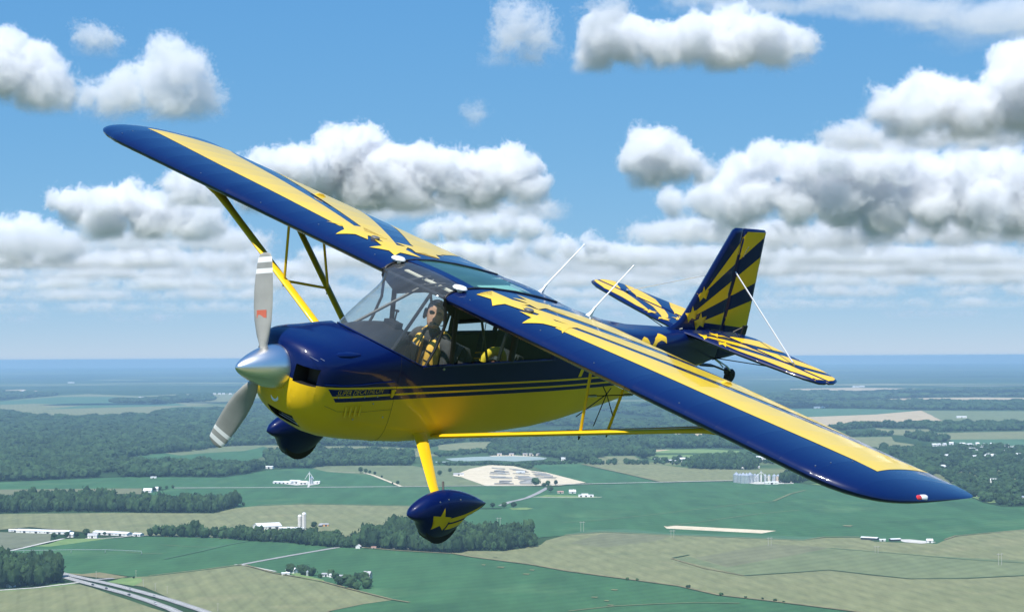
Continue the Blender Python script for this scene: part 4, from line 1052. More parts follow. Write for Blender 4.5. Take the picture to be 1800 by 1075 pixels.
WHITEP = paint('white_plastic', (.80,.80,.79), .35, coat=.3, vary=.03)
BELT = paint('grey_webbing', (.07,.075,.08), .8, vary=.2)
LEATHER = paint('seat_fabric', (.02,.021,.024), .8, vary=.3)
CREAM = paint('cream_headliner', (.62,.57,.45), .8, vary=.1)
REDL = paint('red_lens', (.55,.03,.02), .12, coat=1.0)

def glass(name, tint, refl=1.0, haze=0.0, film=(.55,.60,.62)):
    """thin acrylic: what is behind shows through the tint, the surface mirrors by angle"""
    m = bpy.data.materials.new(name); m.use_nodes = True
    nt = m.node_tree; nt.nodes.clear()
    out = nt.nodes.new('ShaderNodeOutputMaterial')
    tr = nt.nodes.new('ShaderNodeBsdfTransparent'); tr.inputs[0].default_value = (*tint, 1)
    gl = nt.nodes.new('ShaderNodeBsdfGlossy'); gl.inputs['Roughness'].default_value = .03
    df = nt.nodes.new('ShaderNodeBsdfDiffuse'); df.inputs[0].default_value = (*film,1)
    lw = nt.nodes.new('ShaderNodeLayerWeight'); lw.inputs[0].default_value = .5
    pw = nt.nodes.new('ShaderNodeMath'); pw.operation = 'POWER'; pw.inputs[1].default_value = 4.5; nlink(nt, lw.outputs['Facing'], pw.inputs[0])
    mu = nt.nodes.new('ShaderNodeMath'); mu.operation = 'MULTIPLY_ADD'; mu.inputs[1].default_value = .6*refl; mu.inputs[2].default_value = .05*refl; nlink(nt, pw.outputs[0], mu.inputs[0])
    m1 = nt.nodes.new('ShaderNodeMixShader'); nlink(nt, mu.outputs[0], m1.inputs[0]); nlink(nt, tr.outputs[0], m1.inputs[1]); nlink(nt, gl.outputs[0], m1.inputs[2])
    m2 = nt.nodes.new('ShaderNodeMixShader')
    n = noise_out(nt, 3.0, 5.0, .6, 'Object', (.6, 4, 1)); mr = nt.nodes.new('ShaderNodeMapRange'); mr.inputs['To Min'].default_value = haze*.4; mr.inputs['To Max'].default_value = haze*1.6
    nlink(nt, n, mr.inputs[0]); nlink(nt, mr.outputs[0], m2.inputs[0]); nlink(nt, m1.outputs[0], m2.inputs[1]); nlink(nt, df.outputs[0], m2.inputs[2])
    nlink(nt, m2.outputs[0], out.inputs['Surface'])
    return m
SCREEN = glass('windshield_acrylic', (.88,.91,.89), 1.2, .055)
SIDEGL = glass('side_acrylic', (.88,.92,.90), 1.1, .01)
SKYL = glass('green_tinted_acrylic', (.72,.86,.82), 1.2, .14, (.16,.44,.40))

def part(mb, name, mats, parent=None, auto=.6):
    o = mb.build(name, mats, parent or plane, auto=auto)
    if parent is None: o.location = -BASE
    return o
def finish(o, parent=None):
    o.parent = parent or plane
    if parent is None: o.location = -BASE
    return o

# ---- lofted bodies
def ring(x, w, zc, zt, zb, nt_, nb, n=40):
    r = []
    for k in range(n):
        a = 2*math.pi*k/n; c, s = math.cos(a), math.sin(a)
        e = nt_ if s >= 0 else nb
        r.append(Vector((x, w*math.copysign(abs(c)**(2/e), c), zc + ((zt-zc) if s >= 0 else (zc-zb))*math.copysign(abs(s)**(2/e), s))))
    return r
def interp(st, xs):
    st = sorted(st, key=lambda q: -q[0]); X = np.array([-q[0] for q in st]); A = np.array(st)
    return [tuple([x] + [float(np.interp(-x, X, A[:, k])) for k in range(1, A.shape[1])]) for x in xs]
def cut(bm, co, no, faces=None, x0=None, x1=None):
    fs = [f for f in bm.faces if (x0 is None or f.calc_center_median().x <= x0) and (x1 is None or f.calc_center_median().x >= x1)]
    g = set(fs); 
    for f in fs: g.update(f.edges); g.update(f.verts)
    bmesh.ops.bisect_plane(bm, geom=list(g), dist=1e-5, plane_co=co, plane_no=no)
def lz(p, q, x): return p[1] + (q[1]-p[1])*(x-p[0])/(q[0]-p[0])
S1 = [((-.586,-.033),(-1.632,-.069)), ((-1.632,-.069),(-3.77,-.104))]
S2 = [((-.732,-.117),(-1.513,-.127)), ((-1.513,-.127),(-3.784,-.164))]
SY = [((-.799,-.171),(-1.531,-.183)), ((-1.531,-.183),(-4.6,-.228))]
T = .0175
def paint_lines(bm, seg, front=False):
    for ln, off in ((S1[seg],0),(S1[seg],-T),(S2[seg],0),(S2[seg],-T),(SY[seg],0)):
        (xa,za),(xb,zb) = ln; d = Vector((xb-xa,0,zb-za)); cut(bm, Vector((xa,0,za+off)), Vector((-d.z,0,d.x)))
    if front: cut(bm, Vector((-.652,0,-.046)), Vector((.114,0,-.101)))
    for f in bm.faces:
        c = f.calc_center_median()
        a = lz(*S1[seg], c.x); b = lz(*S2[seg], c.x); y = lz(*SY[seg], c.x)
        if c.z > a: k = 0
        elif c.z > a-T: k = 1
        elif c.z > b: k = 0
        elif c.z > b-T: k = 1
        elif c.z > y: k = 0
        else: k = 1
        if front and k == 0 and c.z <= a:
            if (c.x+.652)*.114 + (c.z+.046)*(-.101) > 0: k = 1
        f.material_index = k
COWL_ST = [(-.430,.190,-.01,.185,-.205,2.0,2.0),(-.438,.235,-.01,.215,-.26,2.2,2.2),(-.460,.300,-.01,.242,-.315,2.5,2.4),(-.50,.355,-.01,.262,-.375,2.8,2.6),(-.55,.392,-.01,.274,-.425,3.0,2.8),
           (-.62,.420,-.01,.283,-.475,3.1,3.0),(-.72,.437,-.01,.287,-.535,3.2,3.2),(-.85,.443,-.01,.290,-.572,3.2,3.5),(-1.05,.440,-.01,.312,-.602,3.0,3.8),(-1.45,.428,-.01,.33,-.642,3.2,4.5),(-1.76,.418,-.01,.34,-.665,4,5)]
def loft_bm(st, xs, n=48):
    m = MB(); m.loft([ring(*q, n) for q in interp(st, xs)], 0, True)
    bm = bmesh.new(); vs = [bm.verts.new(p) for p in m.v]
    for f in m.f: bm.faces.new([vs[i] for i in f])
    bmesh.ops.recalc_face_normals(bm, faces=bm.faces)
    return bm
def bm_obj(bm, name, mats, parent=None, auto=.6):
    for e in bm.edges:
        if len(e.link_faces) == 2 and e.calc_face_angle(0) > auto: e.smooth = False
    for f in bm.faces: f.smooth = True
    me = bpy.data.meshes.new(name); bm.to_mesh(me); bm.free()
    for m in mats: me.materials.append(m)
    o = bpy.data.objects.new(name, me); COL.objects.link(o)
    return finish(o, parent)
WS_CO = Vector((-1.12, 0, .322)); WS_NO = Vector((-.379, 0, 1)).normalized()    # plane of the windshield foot

# cowling with two air inlets, an oil cooler inlet and a round intake cut into the nose bowl
bm = loft_bm(COWL_ST, [-.430,-.433,-.438,-.447,-.46,-.48,-.50,-.525,-.55,-.585,-.62,-.67,-.72,-.78,-.85,-.95,-1.05,-1.18,-1.32,-1.45,-1.6,-1.76], 64)
cut(bm, WS_CO, WS_NO)
bmesh.ops.delete(bm, geom=[f for f in bm.faces if (f.calc_center_median()-WS_CO).dot(WS_NO) > 1e-4], context='FACES')
def recess(bm, y0, y1, z0, z1, xmin, depth, mat):
    for co, no in ((Vector((0,y0,0)),Vector((0,1,0))),(Vector((0,y1,0)),Vector((0,1,0))),(Vector((0,0,z0)),Vector((0,0,1))),(Vector((0,0,z1)),Vector((0,0,1)))):
        cut(bm, co, no, x1=xmin)
    fs = [f for f in bm.faces if f.calc_center_median().x > xmin and y0 < f.calc_center_median().y < y1 and z0 < f.calc_center_median().z < z1]
    r = bmesh.ops.extrude_face_region(bm, geom=fs)
    bmesh.ops.delete(bm, geom=[f for f in fs if f.is_valid], context='FACES')
    vs = [g for g in r['geom'] if isinstance(g, bmesh.types.BMVert)]
    for v in vs: v.co.x -= depth
    for v in vs:
        for f in v.link_faces: f.material_index = mat
    return vs
paint_lines(bm, 0, True)
for s in (-1, 1):
    a, b = (.22, .39) if s > 0 else (-.39, -.22)
    recess(bm, a, b, -.045, .105, -.64, .16, 2)
recess(bm, -.07, .22, -.47, -.36, -.72, .07, 2)
cowling = bm_obj(bm, 'cowling', [BLUE, YEL, BLACK], auto=.7)
# lip round the inlets, engine parts inside, intake ring, exhaust
for s in (-1, 1):
    m = MB()
    for k in range(4): m.box((-.66 - .004*k, s*(.22+.05*k), .03), (.02,.03,.14))
    part(m, 'cylinder_fins', BLADE, cowling)
m = MB(); pr = []
c = Vector((-.452, .050, -.238)); m.tube([c+Vector((.0,0,0)), c+Vector((-.05,0,0))], .042, 16); part(m, 'round_intake', BLACK, cowling)
m = MB(); rr = [[c + Vector((.004+.012*math.sin(t), (.042+.012*math.cos(t))*math.cos(a), (.042+.012*math.cos(t))*math.sin(a))) for t in [2*math.pi*k/8 for k in range(8)]] for a in [2*math.pi*j/20 for j in range(21)]]
m.loft(rr, 0, False); part(m, 'intake_ring', WHITEP, cowling)
m = MB()
for k in range(5): m.box((-.640, .075, -.455+.018*k), (.01,.28,.005))
part(m, 'grille', STEEL, cowling)
# scoops and blisters on the cowl top, hinge line
m = MB()
m.loft([[Vector((x, .355 + w*math.cos(a), z0 + h*math.sin(a))) for a in [math.pi*2*k/12 for k in range(12)]] for x, w, z0, h in [(-.70,.002,.215,.002),(-.76,.03,.216,.022),(-.86,.04,.216,.026),(-.98,.03,.214,.018),(-1.06,.002,.205,.002)]], 0, True)
part(m, 'blister', BLUE, cowling)
m = MB(); m.tube([(-.60,.44,-.008),(-.80,.452,-.02),(-1.0,.449,-.024),(-1.2,.445,-.012),(-1.4,.438,-.012)], .004, 5); part(m, 'cowl_seam', BLUE, cowling)
m = MB()
for x in (-.50,-.57): m.tube([(x,-.40,.19),(x,.40,.19)], .002, 4)
for (x,z) in [(-.78,-.128),(-.93,-.131),(-1.08,-.134),(-1.23,-.137),(-1.20,-.20),(-1.0,-.33),(-1.35,-.33)]: m.tube([(x,.442,z),(x,.447,z)], .007, 8)
part(m, 'fasteners', STEEL, cowling)
for k in range(4):
    m = MB(); x = -.90 - .055*k; m.loft([[Vector((x+dx, .443+dy, z)) for dx, dy in ((-.014,0),(0,.008),(.014,0))] for z in (-.21,-.225,-.29,-.305)], 0, False, False); part(m, 'louvre', YEL, cowling)
m = MB(); m.loft([[Vector((-1.385,.436,-.085)),Vector((-1.43,.436,-.085)),Vector((-1.43,.45,-.085)),Vector((-1.385,.45,-.085))],[Vector((-1.395,.436,-.155)),Vector((-1.412,.436,-.155)),Vector((-1.412,.445,-.155)),Vector((-1.395,.445,-.155))]]); part(m, 'latch_tab', YEL)

m = MB(); m.tube([p + Vector((0, 0, 0)) for p in ring(-1.45, .4295, -.01, .33, -.6435, 3.2, 4.5, 64)][34:64] + [ring(-1.45, .4295, -.01, .33, -.6435, 3.2, 4.5, 64)[k] for k in range(0, 6)], .0013, 4); part(m, 'firewall_seam', BLACK, cowling)
m = MB(); m.tube([(-.66,.425,-.20),(-.80,.445,-.25),(-1.1,.443,-.27),(-1.45,.431,-.27)], .0012, 4); part(m, 'cowl_seam', BLACK, cowling)
# fuselage behind the firewall
FUS_ST = [(-1.76,.418,-.01,.34,-.665,4,5),(-2.3,.412,-.01,.34,-.678,4,5),(-3.0,.398,-.01,.34,-.655,4,5),(-3.5,.385,-.02,.585,-.632,5,5),(-3.9,.365,-.02,.505,-.588,5,5),(-4.3,.335,-.01,.395,-.522,4.5,5),(-4.7,.300,0,.305,-.458,4,5),
          (-5.1,.258,0,.252,-.395,3.6,4.5),(-5.6,.195,0,.236,-.31,3.2,4),(-6.1,.115,0,.225,-.215,3,3.5),(-6.5,.045,0,.20,-.135,3,3),(-6.56,.035,0,.19,-.125,3,3)]
bm = loft_bm(FUS_ST, [-1.76,-1.9,-2.1,-2.3,-2.5,-2.75,-3.0,-3.25,-3.45,-3.5,-3.6,-3.75,-3.9,-4.1,-4.3,-4.5,-4.7,-4.9,-5.1,-5.35,-5.6,-5.85,-6.1,-6.3,-6.5,-6.56], 64)
paint_lines(bm, 1)
SILL = .105
cut(bm, Vector((0,0,SILL)), Vector((0,0,1)), x1=-3.62)
cut(bm, Vector((-3.5,0,0)), Vector((1,0,0)))
bmesh.ops.delete(bm, geom=[f for f in bm.faces if f.calc_center_median().z > SILL+1e-4 and f.calc_center_median().x > -3.5], context='FACES')
bmesh.ops.delete(bm, geom=[f for f in bm.faces if f.calc_center_median().x > -1.761 or f.calc_center_median().x < -6.559], context='FACES')
bv = BVHTree.FromBMesh(bm)
fuselage = bm_obj(bm, 'fuselage', [BLUE, YEL], auto=.7)

def plane_grid_decal(poly, axis, bvh, step, off=.002, sign=1, name='stripe', mat=None, parent=None, loc=None):
    """painted shape laid on a curved skin; poly lies in the plane across axis"""
    ax = {'y': (0, 2), 'z': (0, 1)}[axis]
    bm = bmesh.new(); vs = []
    for a, b in poly:
        p = [0, 0, 0]; p[ax[0]] = a; p[ax[1]] = b; vs.append(bm.verts.new(p))
    f = bm.faces.new(vs); bmesh.ops.triangulate(bm, faces=[f])
    return lay(bm, axis, bvh, step, off, sign, name, mat, parent)
def lay(bm, axis, bvh, step, off, sign, name, mat, parent):
    ax = {'y': (0, 2), 'z': (0, 1)}[axis]
    for k in ax:
        lo = min(v.co[k] for v in bm.verts); hi = max(v.co[k] for v in bm.verts); n = int((hi-lo)/step[ax.index(k)])
        for i in range(1, n+1):
            co = Vector(); co[k] = lo + (hi-lo)*i/(n+1); no = Vector(); no[k] = 1
            bmesh.ops.bisect_plane(bm, geom=list(bm.verts)+list(bm.edges)+list(bm.faces), dist=1e-6, plane_co=co, plane_no=no)
    kk = {'y': 1, 'z': 2}[axis]; d = Vector(); d[kk] = -sign
    miss = []
    for v in bm.verts:
        o = v.co.copy(); o[kk] = 3*sign
        hit = bvh.ray_cast(o, d)
        if hit[0] is not None: v.co = hit[0] - d*off
        else: miss.append(v)
    bmesh.ops.delete(bm, geom=miss, context='VERTS')
    bmesh.ops.recalc_face_normals(bm, faces=bm.faces)
    bmesh.ops.reverse_faces(bm, faces=[f for f in bm.faces if f.normal[kk]*sign < 0])
    for f in bm.faces: f.smooth = True
    me = bpy.data.meshes.new(name); bm.to_mesh(me); bm.free(); me.materials.append(mat)
    if name.startswith('painted') and axis == 'z' and len(me.vertices) and me.vertices[0].co.x > -4:   # wing paint takes the wing's own curvature
        me.normals_split_custom_set_from_vertices([Vector((-(foil_z(v.co.x+.004)-foil_z(v.co.x-.004))/.008, 0, 1)).normalized() for v in me.vertices])
    o = bpy.data.objects.new(name, me); COL.objects.link(o)
    return finish(o, parent)

def text_bm(txt, h, x, z, slant=0.0, sx=1.0, bold=0.0):
    cu = bpy.data.curves.new('lettering', 'FONT'); cu.body = txt; cu.size = h/.72; cu.shear = slant; cu.offset = bold; cu.resolution_u = 3
    t = bpy.data.objects.new('lettering', cu); COL.objects.link(t)
    dg = bpy.context.evaluated_depsgraph_get(); me = bpy.data.meshes.new_from_object(t.evaluated_get(dg))
    bpy.data.objects.remove(t); bpy.data.curves.remove(cu)
    bm = bmesh.new(); bm.from_mesh(me); bpy.data.meshes.remove(me)
    for v in bm.verts: v.co = Vector((x - v.co.x*sx, 0, z + v.co.y))
    return bm
lay(text_bm('N', .33, -3.90, -.088, .25, 1.05, .004), 'y', bv, (.02,.02), .003, 1, 'registration_letter', YEL, fuselage)
lay(text_bm('9', .33, -4.80, -.085, .25, 1.05, .004), 'y', bv, (.02,.02), .003, 1, 'registration_letter', YEL, fuselage)
lay(text_bm('C', .33, -5.02, -.085, .25, 1.05, .004), 'y', bv, (.02,.02), .003, 1, 'registration_letter', YEL, fuselage)
_bmc = bmesh.new(); _bmc.from_mesh(cowling.data); bvc = BVHTree.FromBMesh(_bmc); _bmc.free()
lay(text_bm('SUPER DECATHLON', .046, -.752, -.111, .3, .93, -.0008), 'y', bvc, (.05,.05), .002, 1, 'model_lettering', YEL, cowling)

# ---- cabin: sill trim, pillars, floor, bulkheads
m = MB()
for s in (-1, 1): m.tube([(-1.72, s*.418, SILL),(-2.3, s*.412, SILL),(-3.0, s*.398, SILL),(-3.5, s*.387, SILL)], .014, 8)
part(m, 'window_sill', BLUE)
for s in (-1, 1):
    m = MB(); m.tube([(-1.75, s*.415, .10),(-1.83, s*.415, .282),(-1.874, s*.41, .462),(-1.846, s*.405, .617),(-1.80, s*.402, .73)], .013, 8); part(m, 'windshield_post', BLACK)
    m = MB(); m.tube([(-2.09, s*.405, .10),(-1.98, s*.402, .66)], .030, 8, flat=.5, up=(1,0,0)); part(m, 'door_post', BLACK)
    m = MB(); m.tube([(-2.87, s*.398, .10),(-2.84, s*.396, .62)], .045, 8, flat=.35, up=(1,0,0)); part(m, 'door_post', BLACK)
    m = MB(); m.tube([(-3.46, s*.388, .10),(-3.48, s*.386, .60)], .035, 8, flat=.4, up=(1,0,0)); part(m, 'rear_post', BLUE)
    m = MB(); m.tube([(-2.05, s*.404, .505),(-2.4, s*.402, .515),(-2.82, s*.398, .47)], .018, 8); part(m, 'window_header', BLACK)
    m = MB()                                                     # dark panel between window and wing root
    z = lambda x: .70 + (x+1.80)*.045
    m.loft([[Vector((x, s*.402, zb)), Vector((x, s*.402, z(x))), Vector((x, s*.396, z(x))), Vector((x, s*.396, zb))] for x, zb in ((-1.80,.66),(-1.99,.52),(-2.1,.51),(-2.5,.51),(-2.83,.465),(-2.88,.40),(-3.2,.42),(-3.47,.45))])
    part(m, 'wing_root_panel', BLACK)
    m = MB(); m.add([(-2.07,s*.400,SILL+.012),(-2.83,s*.394,SILL+.012),(-2.83,s*.394,.47),(-2.4,s*.396,.512),(-1.985,s*.398,.505)], [(0,1,2,3,4)]); part(m, 'door_window', SIDEGL)
    m = MB(); m.add([(-1.79,s*.408,SILL+.012),(-2.06,s*.402,SILL+.012),(-1.97,s*.400,.60),(-1.83,s*.402,.68),(-1.885,s*.404,.462)], [(0,1,2,3,4)]); part(m, 'quarter_window', SIDEGL)
    m = MB(); m.add([(-2.91,s*.392,SILL+.012),(-3.44,s*.386,SILL+.012),(-3.45,s*.384,.44),(-2.90,s*.390,.39)], [(0,1,2,3)]); part(m, 'rear_window', SIDEGL)
    m = MB(); m.tube([(-2.36, s*.33, .60),(-2.62, s*.35, .08)], .013, 6); part(m, 'frame_tube', BLACK)
    m = MB(); m.tube([(-2.44, s*.36, .56),(-2.5, s*.36, .10)], .004, 5); part(m, 'handle_cord', BLACK)
    m = MB(); m.tube([(-2.78, s*.36, .52),(-2.72, s*.37, .08)], .016, 6); part(m, 'frame_tube', BLACK)
m = MB(); m.tube([(-1.99,.415,.075),(-1.99,.425,.075)], .011, 10); part(m, 'door_handle', STEEL)
m = MB(); m.box((-2.45, 0, -.50), (1.4,.64,.03)); part(m, 'cabin_floor', INTER)
m = MB()
for s in (-1, 1): m.box((-2.50, s*.362, -.13), (1.45,.010,.44))
part(m, 'cabin_lining', INTER)
m = MB(); m.box((-3.48, 0, -.02), (.02,.70,.9)); part(m, 'rear_bulkhead', INTER)
# glareshield and instrument panel
m = MB(); m.loft([[Vector((x, w*c, z0 + (zt-z0)*max(0,(1-abs(c)**2.2))**.5)) for c in np.linspace(-1, 1, 15)] + [Vector((x, -w*c, z0-.04)) for c in np.linspace(-1, 1, 5)] for x, w, z0, zt in ((-1.14,.10,.29,.318),(-1.3,.26,.22,.335),(-1.45,.33,.16,.345),(-1.6,.33,.10,.35),(-1.70,.31,.06,.35))]); part(m, 'glareshield', BLACK)
m = MB(); m.box((-1.70, 0, .08), (.03,.66,.36)); ip = part(m, 'instrument_panel', BLACK)
for (y, z) in [(-.22,.22),(-.07,.24),(.08,.24),(.23,.22),(-.15,.08),(0,.09),(.15,.08)]:
    m = MB(); m.tube([(-1.715,y,z),(-1.73,y,z)], .048, 14); part(m, 'gauge', STEEL, ip)
m = MB(); m.box((-1.64,.03,.362),(.09,.15,.05)); m.tube([(-1.66,.02,.38),(-1.66,.02,.47)], .008, 6); m.tube([(-1.66,.02,.47),(-1.66,.02,.485)], .02, 8); part(m, 'compass', BLACK)
m = MB(); m.tube([(-2.0,0,-.5),(-1.97,0,-.1),(-1.96,0,0.0)], [.018,.016,.022], 8); part(m, 'control_stick', BLACK)
# brace tubes of the windshield bay
for s in (-1, 1):
    m = MB(); m.tube([(-2.08, s*.03, .74),(-1.42, s*.30, .22)], .015, 6); part(m, 'brace_tube', BLACK)
m = MB(); m.tube([(-1.84,-.36,.705),(-1.84,.36,.715)], .017, 8); part(m, 'front_spar_tube', BLACK)
m = MB(); m.box((-2.02, -.02, .735), (.05,.62,.012)); part(m, 'headliner_strip', CREAM)
m = MB()
for (a, b) in [((-1.86,-.12,.71),(-2.05,-.05,.77)),((-1.86,.02,.71),(-2.05,.14,.77)),((-1.9,.02,.68),(-2.0,.2,.76))]: m.tube([a, b], .010, 6)
part(m, 'cable_fittings', BLACK)
# seats
def seat(x, tilt, name, shoulder=True):
    m = MB()
    def slab(pts, w, r):
        m.loft([[p + Vector((nx*r, y, nz*r)) for (nx, nz) in ((0,1),(0,-1))][0:1] + [] for p in pts for y in (0,)] , 0, False) if False else None
    ring_ = lambda c, u, w, t: [c + Vector((0, yy*w, 0)) + u*(tt*t) for yy, tt in ((-.9,-1),(.9,-1),(1,-.6),(1,.6),(.9,1),(-.9,1),(-1,.6),(-1,-.6))]
    m.loft([ring_(Vector((x+.32,0,-.25)), Vector((0,0,1)), .19, .04), ring_(Vector((x+.15,0,-.26)), Vector((0,0,1)), .21, .055), ring_(Vector((x-.08,0,-.28)), Vector((0,0,1)), .21, .06)])
    o = part(m, name, LEATHER)
    m = MB(); u = Vector((1,0,.2)).normalized()
    m.loft([ring_(Vector((x-.10,0,-.26)), u, .21, .05), ring_(Vector((x-.15,0,-.06)), u, .21, .05), ring_(Vector((x-.19,0,.07)), u, .19, .045), ring_(Vector((x-.21,0,.14)), u, .13, .035)])
    part(m, 'backrest', LEATHER, o)
    for s in (-.09, .09):
        m = MB(); m.loft([[Vector((x+a, s+d, z)) for d in (-.025,.025)] + [Vector((x+a+.008, s+d, z)) for d in (.025,-.025)] for a, z in ((-.03,-.22),(-.08,-.06),(-.125,.07),(-.155,.155))]); part(m, 'shoulder_belt', BELT, o)
    return o
seat(-2.36, 0, 'front_seat'); rs_ = seat(-3.12, 0, 'rear_seat'); rs_.location.z -= .10

# ---- windshield, skylight, roof bar
XL, ZL, XT, ZT = -1.81, .717, -3.424, .645
def foil(t, up):
    th = .6*(.2969*math.sqrt(t)-.126*t-.3516*t*t+.2843*t**3-.1036*t**4)
    yc = .01/.16*(.8*t-t*t) if t < .4 else .01/.36*(.2+.8*t-t*t)
    return yc + th if up else yc - th
def foil_z(x, up=True):
    t = min(1, max(0, (XL-x)/(XL-XT))); return ZL+(ZT-ZL)*t+(XL-XT)*foil(t, up)
m = MB(); rows = []
for s in np.linspace(-1, 1, 21):
    b0 = Vector((-1.115 - .63*abs(s)**1.75, .418*math.sin(s*1.5708)*(.96+.04*abs(s)) , 0)); b0.z = WS_CO.z + .379*(b0.x-WS_CO.x) + .004
    br = Vector((-1.795 + .012*(1-s*s), .400*s, .722 + .040*(1-s*s)))
    tp = Vector((-2.085, .375*s, .798 + .020*(1-s*s)))
    row = []
    for t in np.linspace(0, 1, 9): row.append(b0.lerp(br, t) + Vector((.035,0,.03))*math.sin(math.pi*t)*(1-abs(s)**3) + Vector((-.095,0,0))*math.sin(math.pi*t)*abs(s)**6)
    for t in (.35, .7, 1.0): row.append(br.lerp(tp, t) + Vector((.0,0,.022))*math.sin(math.pi*t))
    rows.append(row)
m.loft(rows, 0, False, False); part(m, 'windshield', SCREEN, auto=1.2)
m = MB(); m.tube([r[0] + Vector((-.004,0,.004)) for r in rows], .009, 6); part(m, 'windshield_trim', BLUE)
m = MB(); m.loft([[Vector((x, y, foil_z(x)+dz+.012*(1-(y/.385)**2))) for x, dz in ((-2.07,.004),(-2.17,.006),(-2.17,-.012),(-2.07,-.012))] for y in np.linspace(-.385,.385,13)]); part(m, 'spar_cover', BLUE)
xs = np.linspace(-2.172, -3.02, 8)
m = MB(); m.loft([[Vector((x, y, foil_z(x)-.002+.018*(1-(y/.385)**2))) for y in np.linspace(-.385,.385,11)] for x in xs], 0, False, False); part(m, 'skylight', SKYL, auto=1.2)
m = MB(); m.loft([[Vector((x, y, z+.018*(1-(y/.385)**2)*k)) for y in np.linspace(-.385,.385,11)] for x, z, k in [(x, foil_z(x), 1) for x in np.linspace(-3.02,-3.40,5)] + [(-3.50,.592,.6)]], 0, False, False); part(m, 'rear_roof', BLUE, auto=1.2)
m = MB(); m.tube([(-2.6,-.34,.66),(-2.6,.34,.66)], .016, 6); part(m, 'roof_tube', BLACK)
m = MB(); m.tube([(-2.15,-.05,.70),(-3.0,.0,.66)], .014, 6); part(m, 'roof_tube', BLACK)
m = MB(); m.box((-2.75,.22,.725),(.42,.30,.006)); part(m, 'sun_shade', paint('pale_green_shade', (.42,.62,.52), .7))

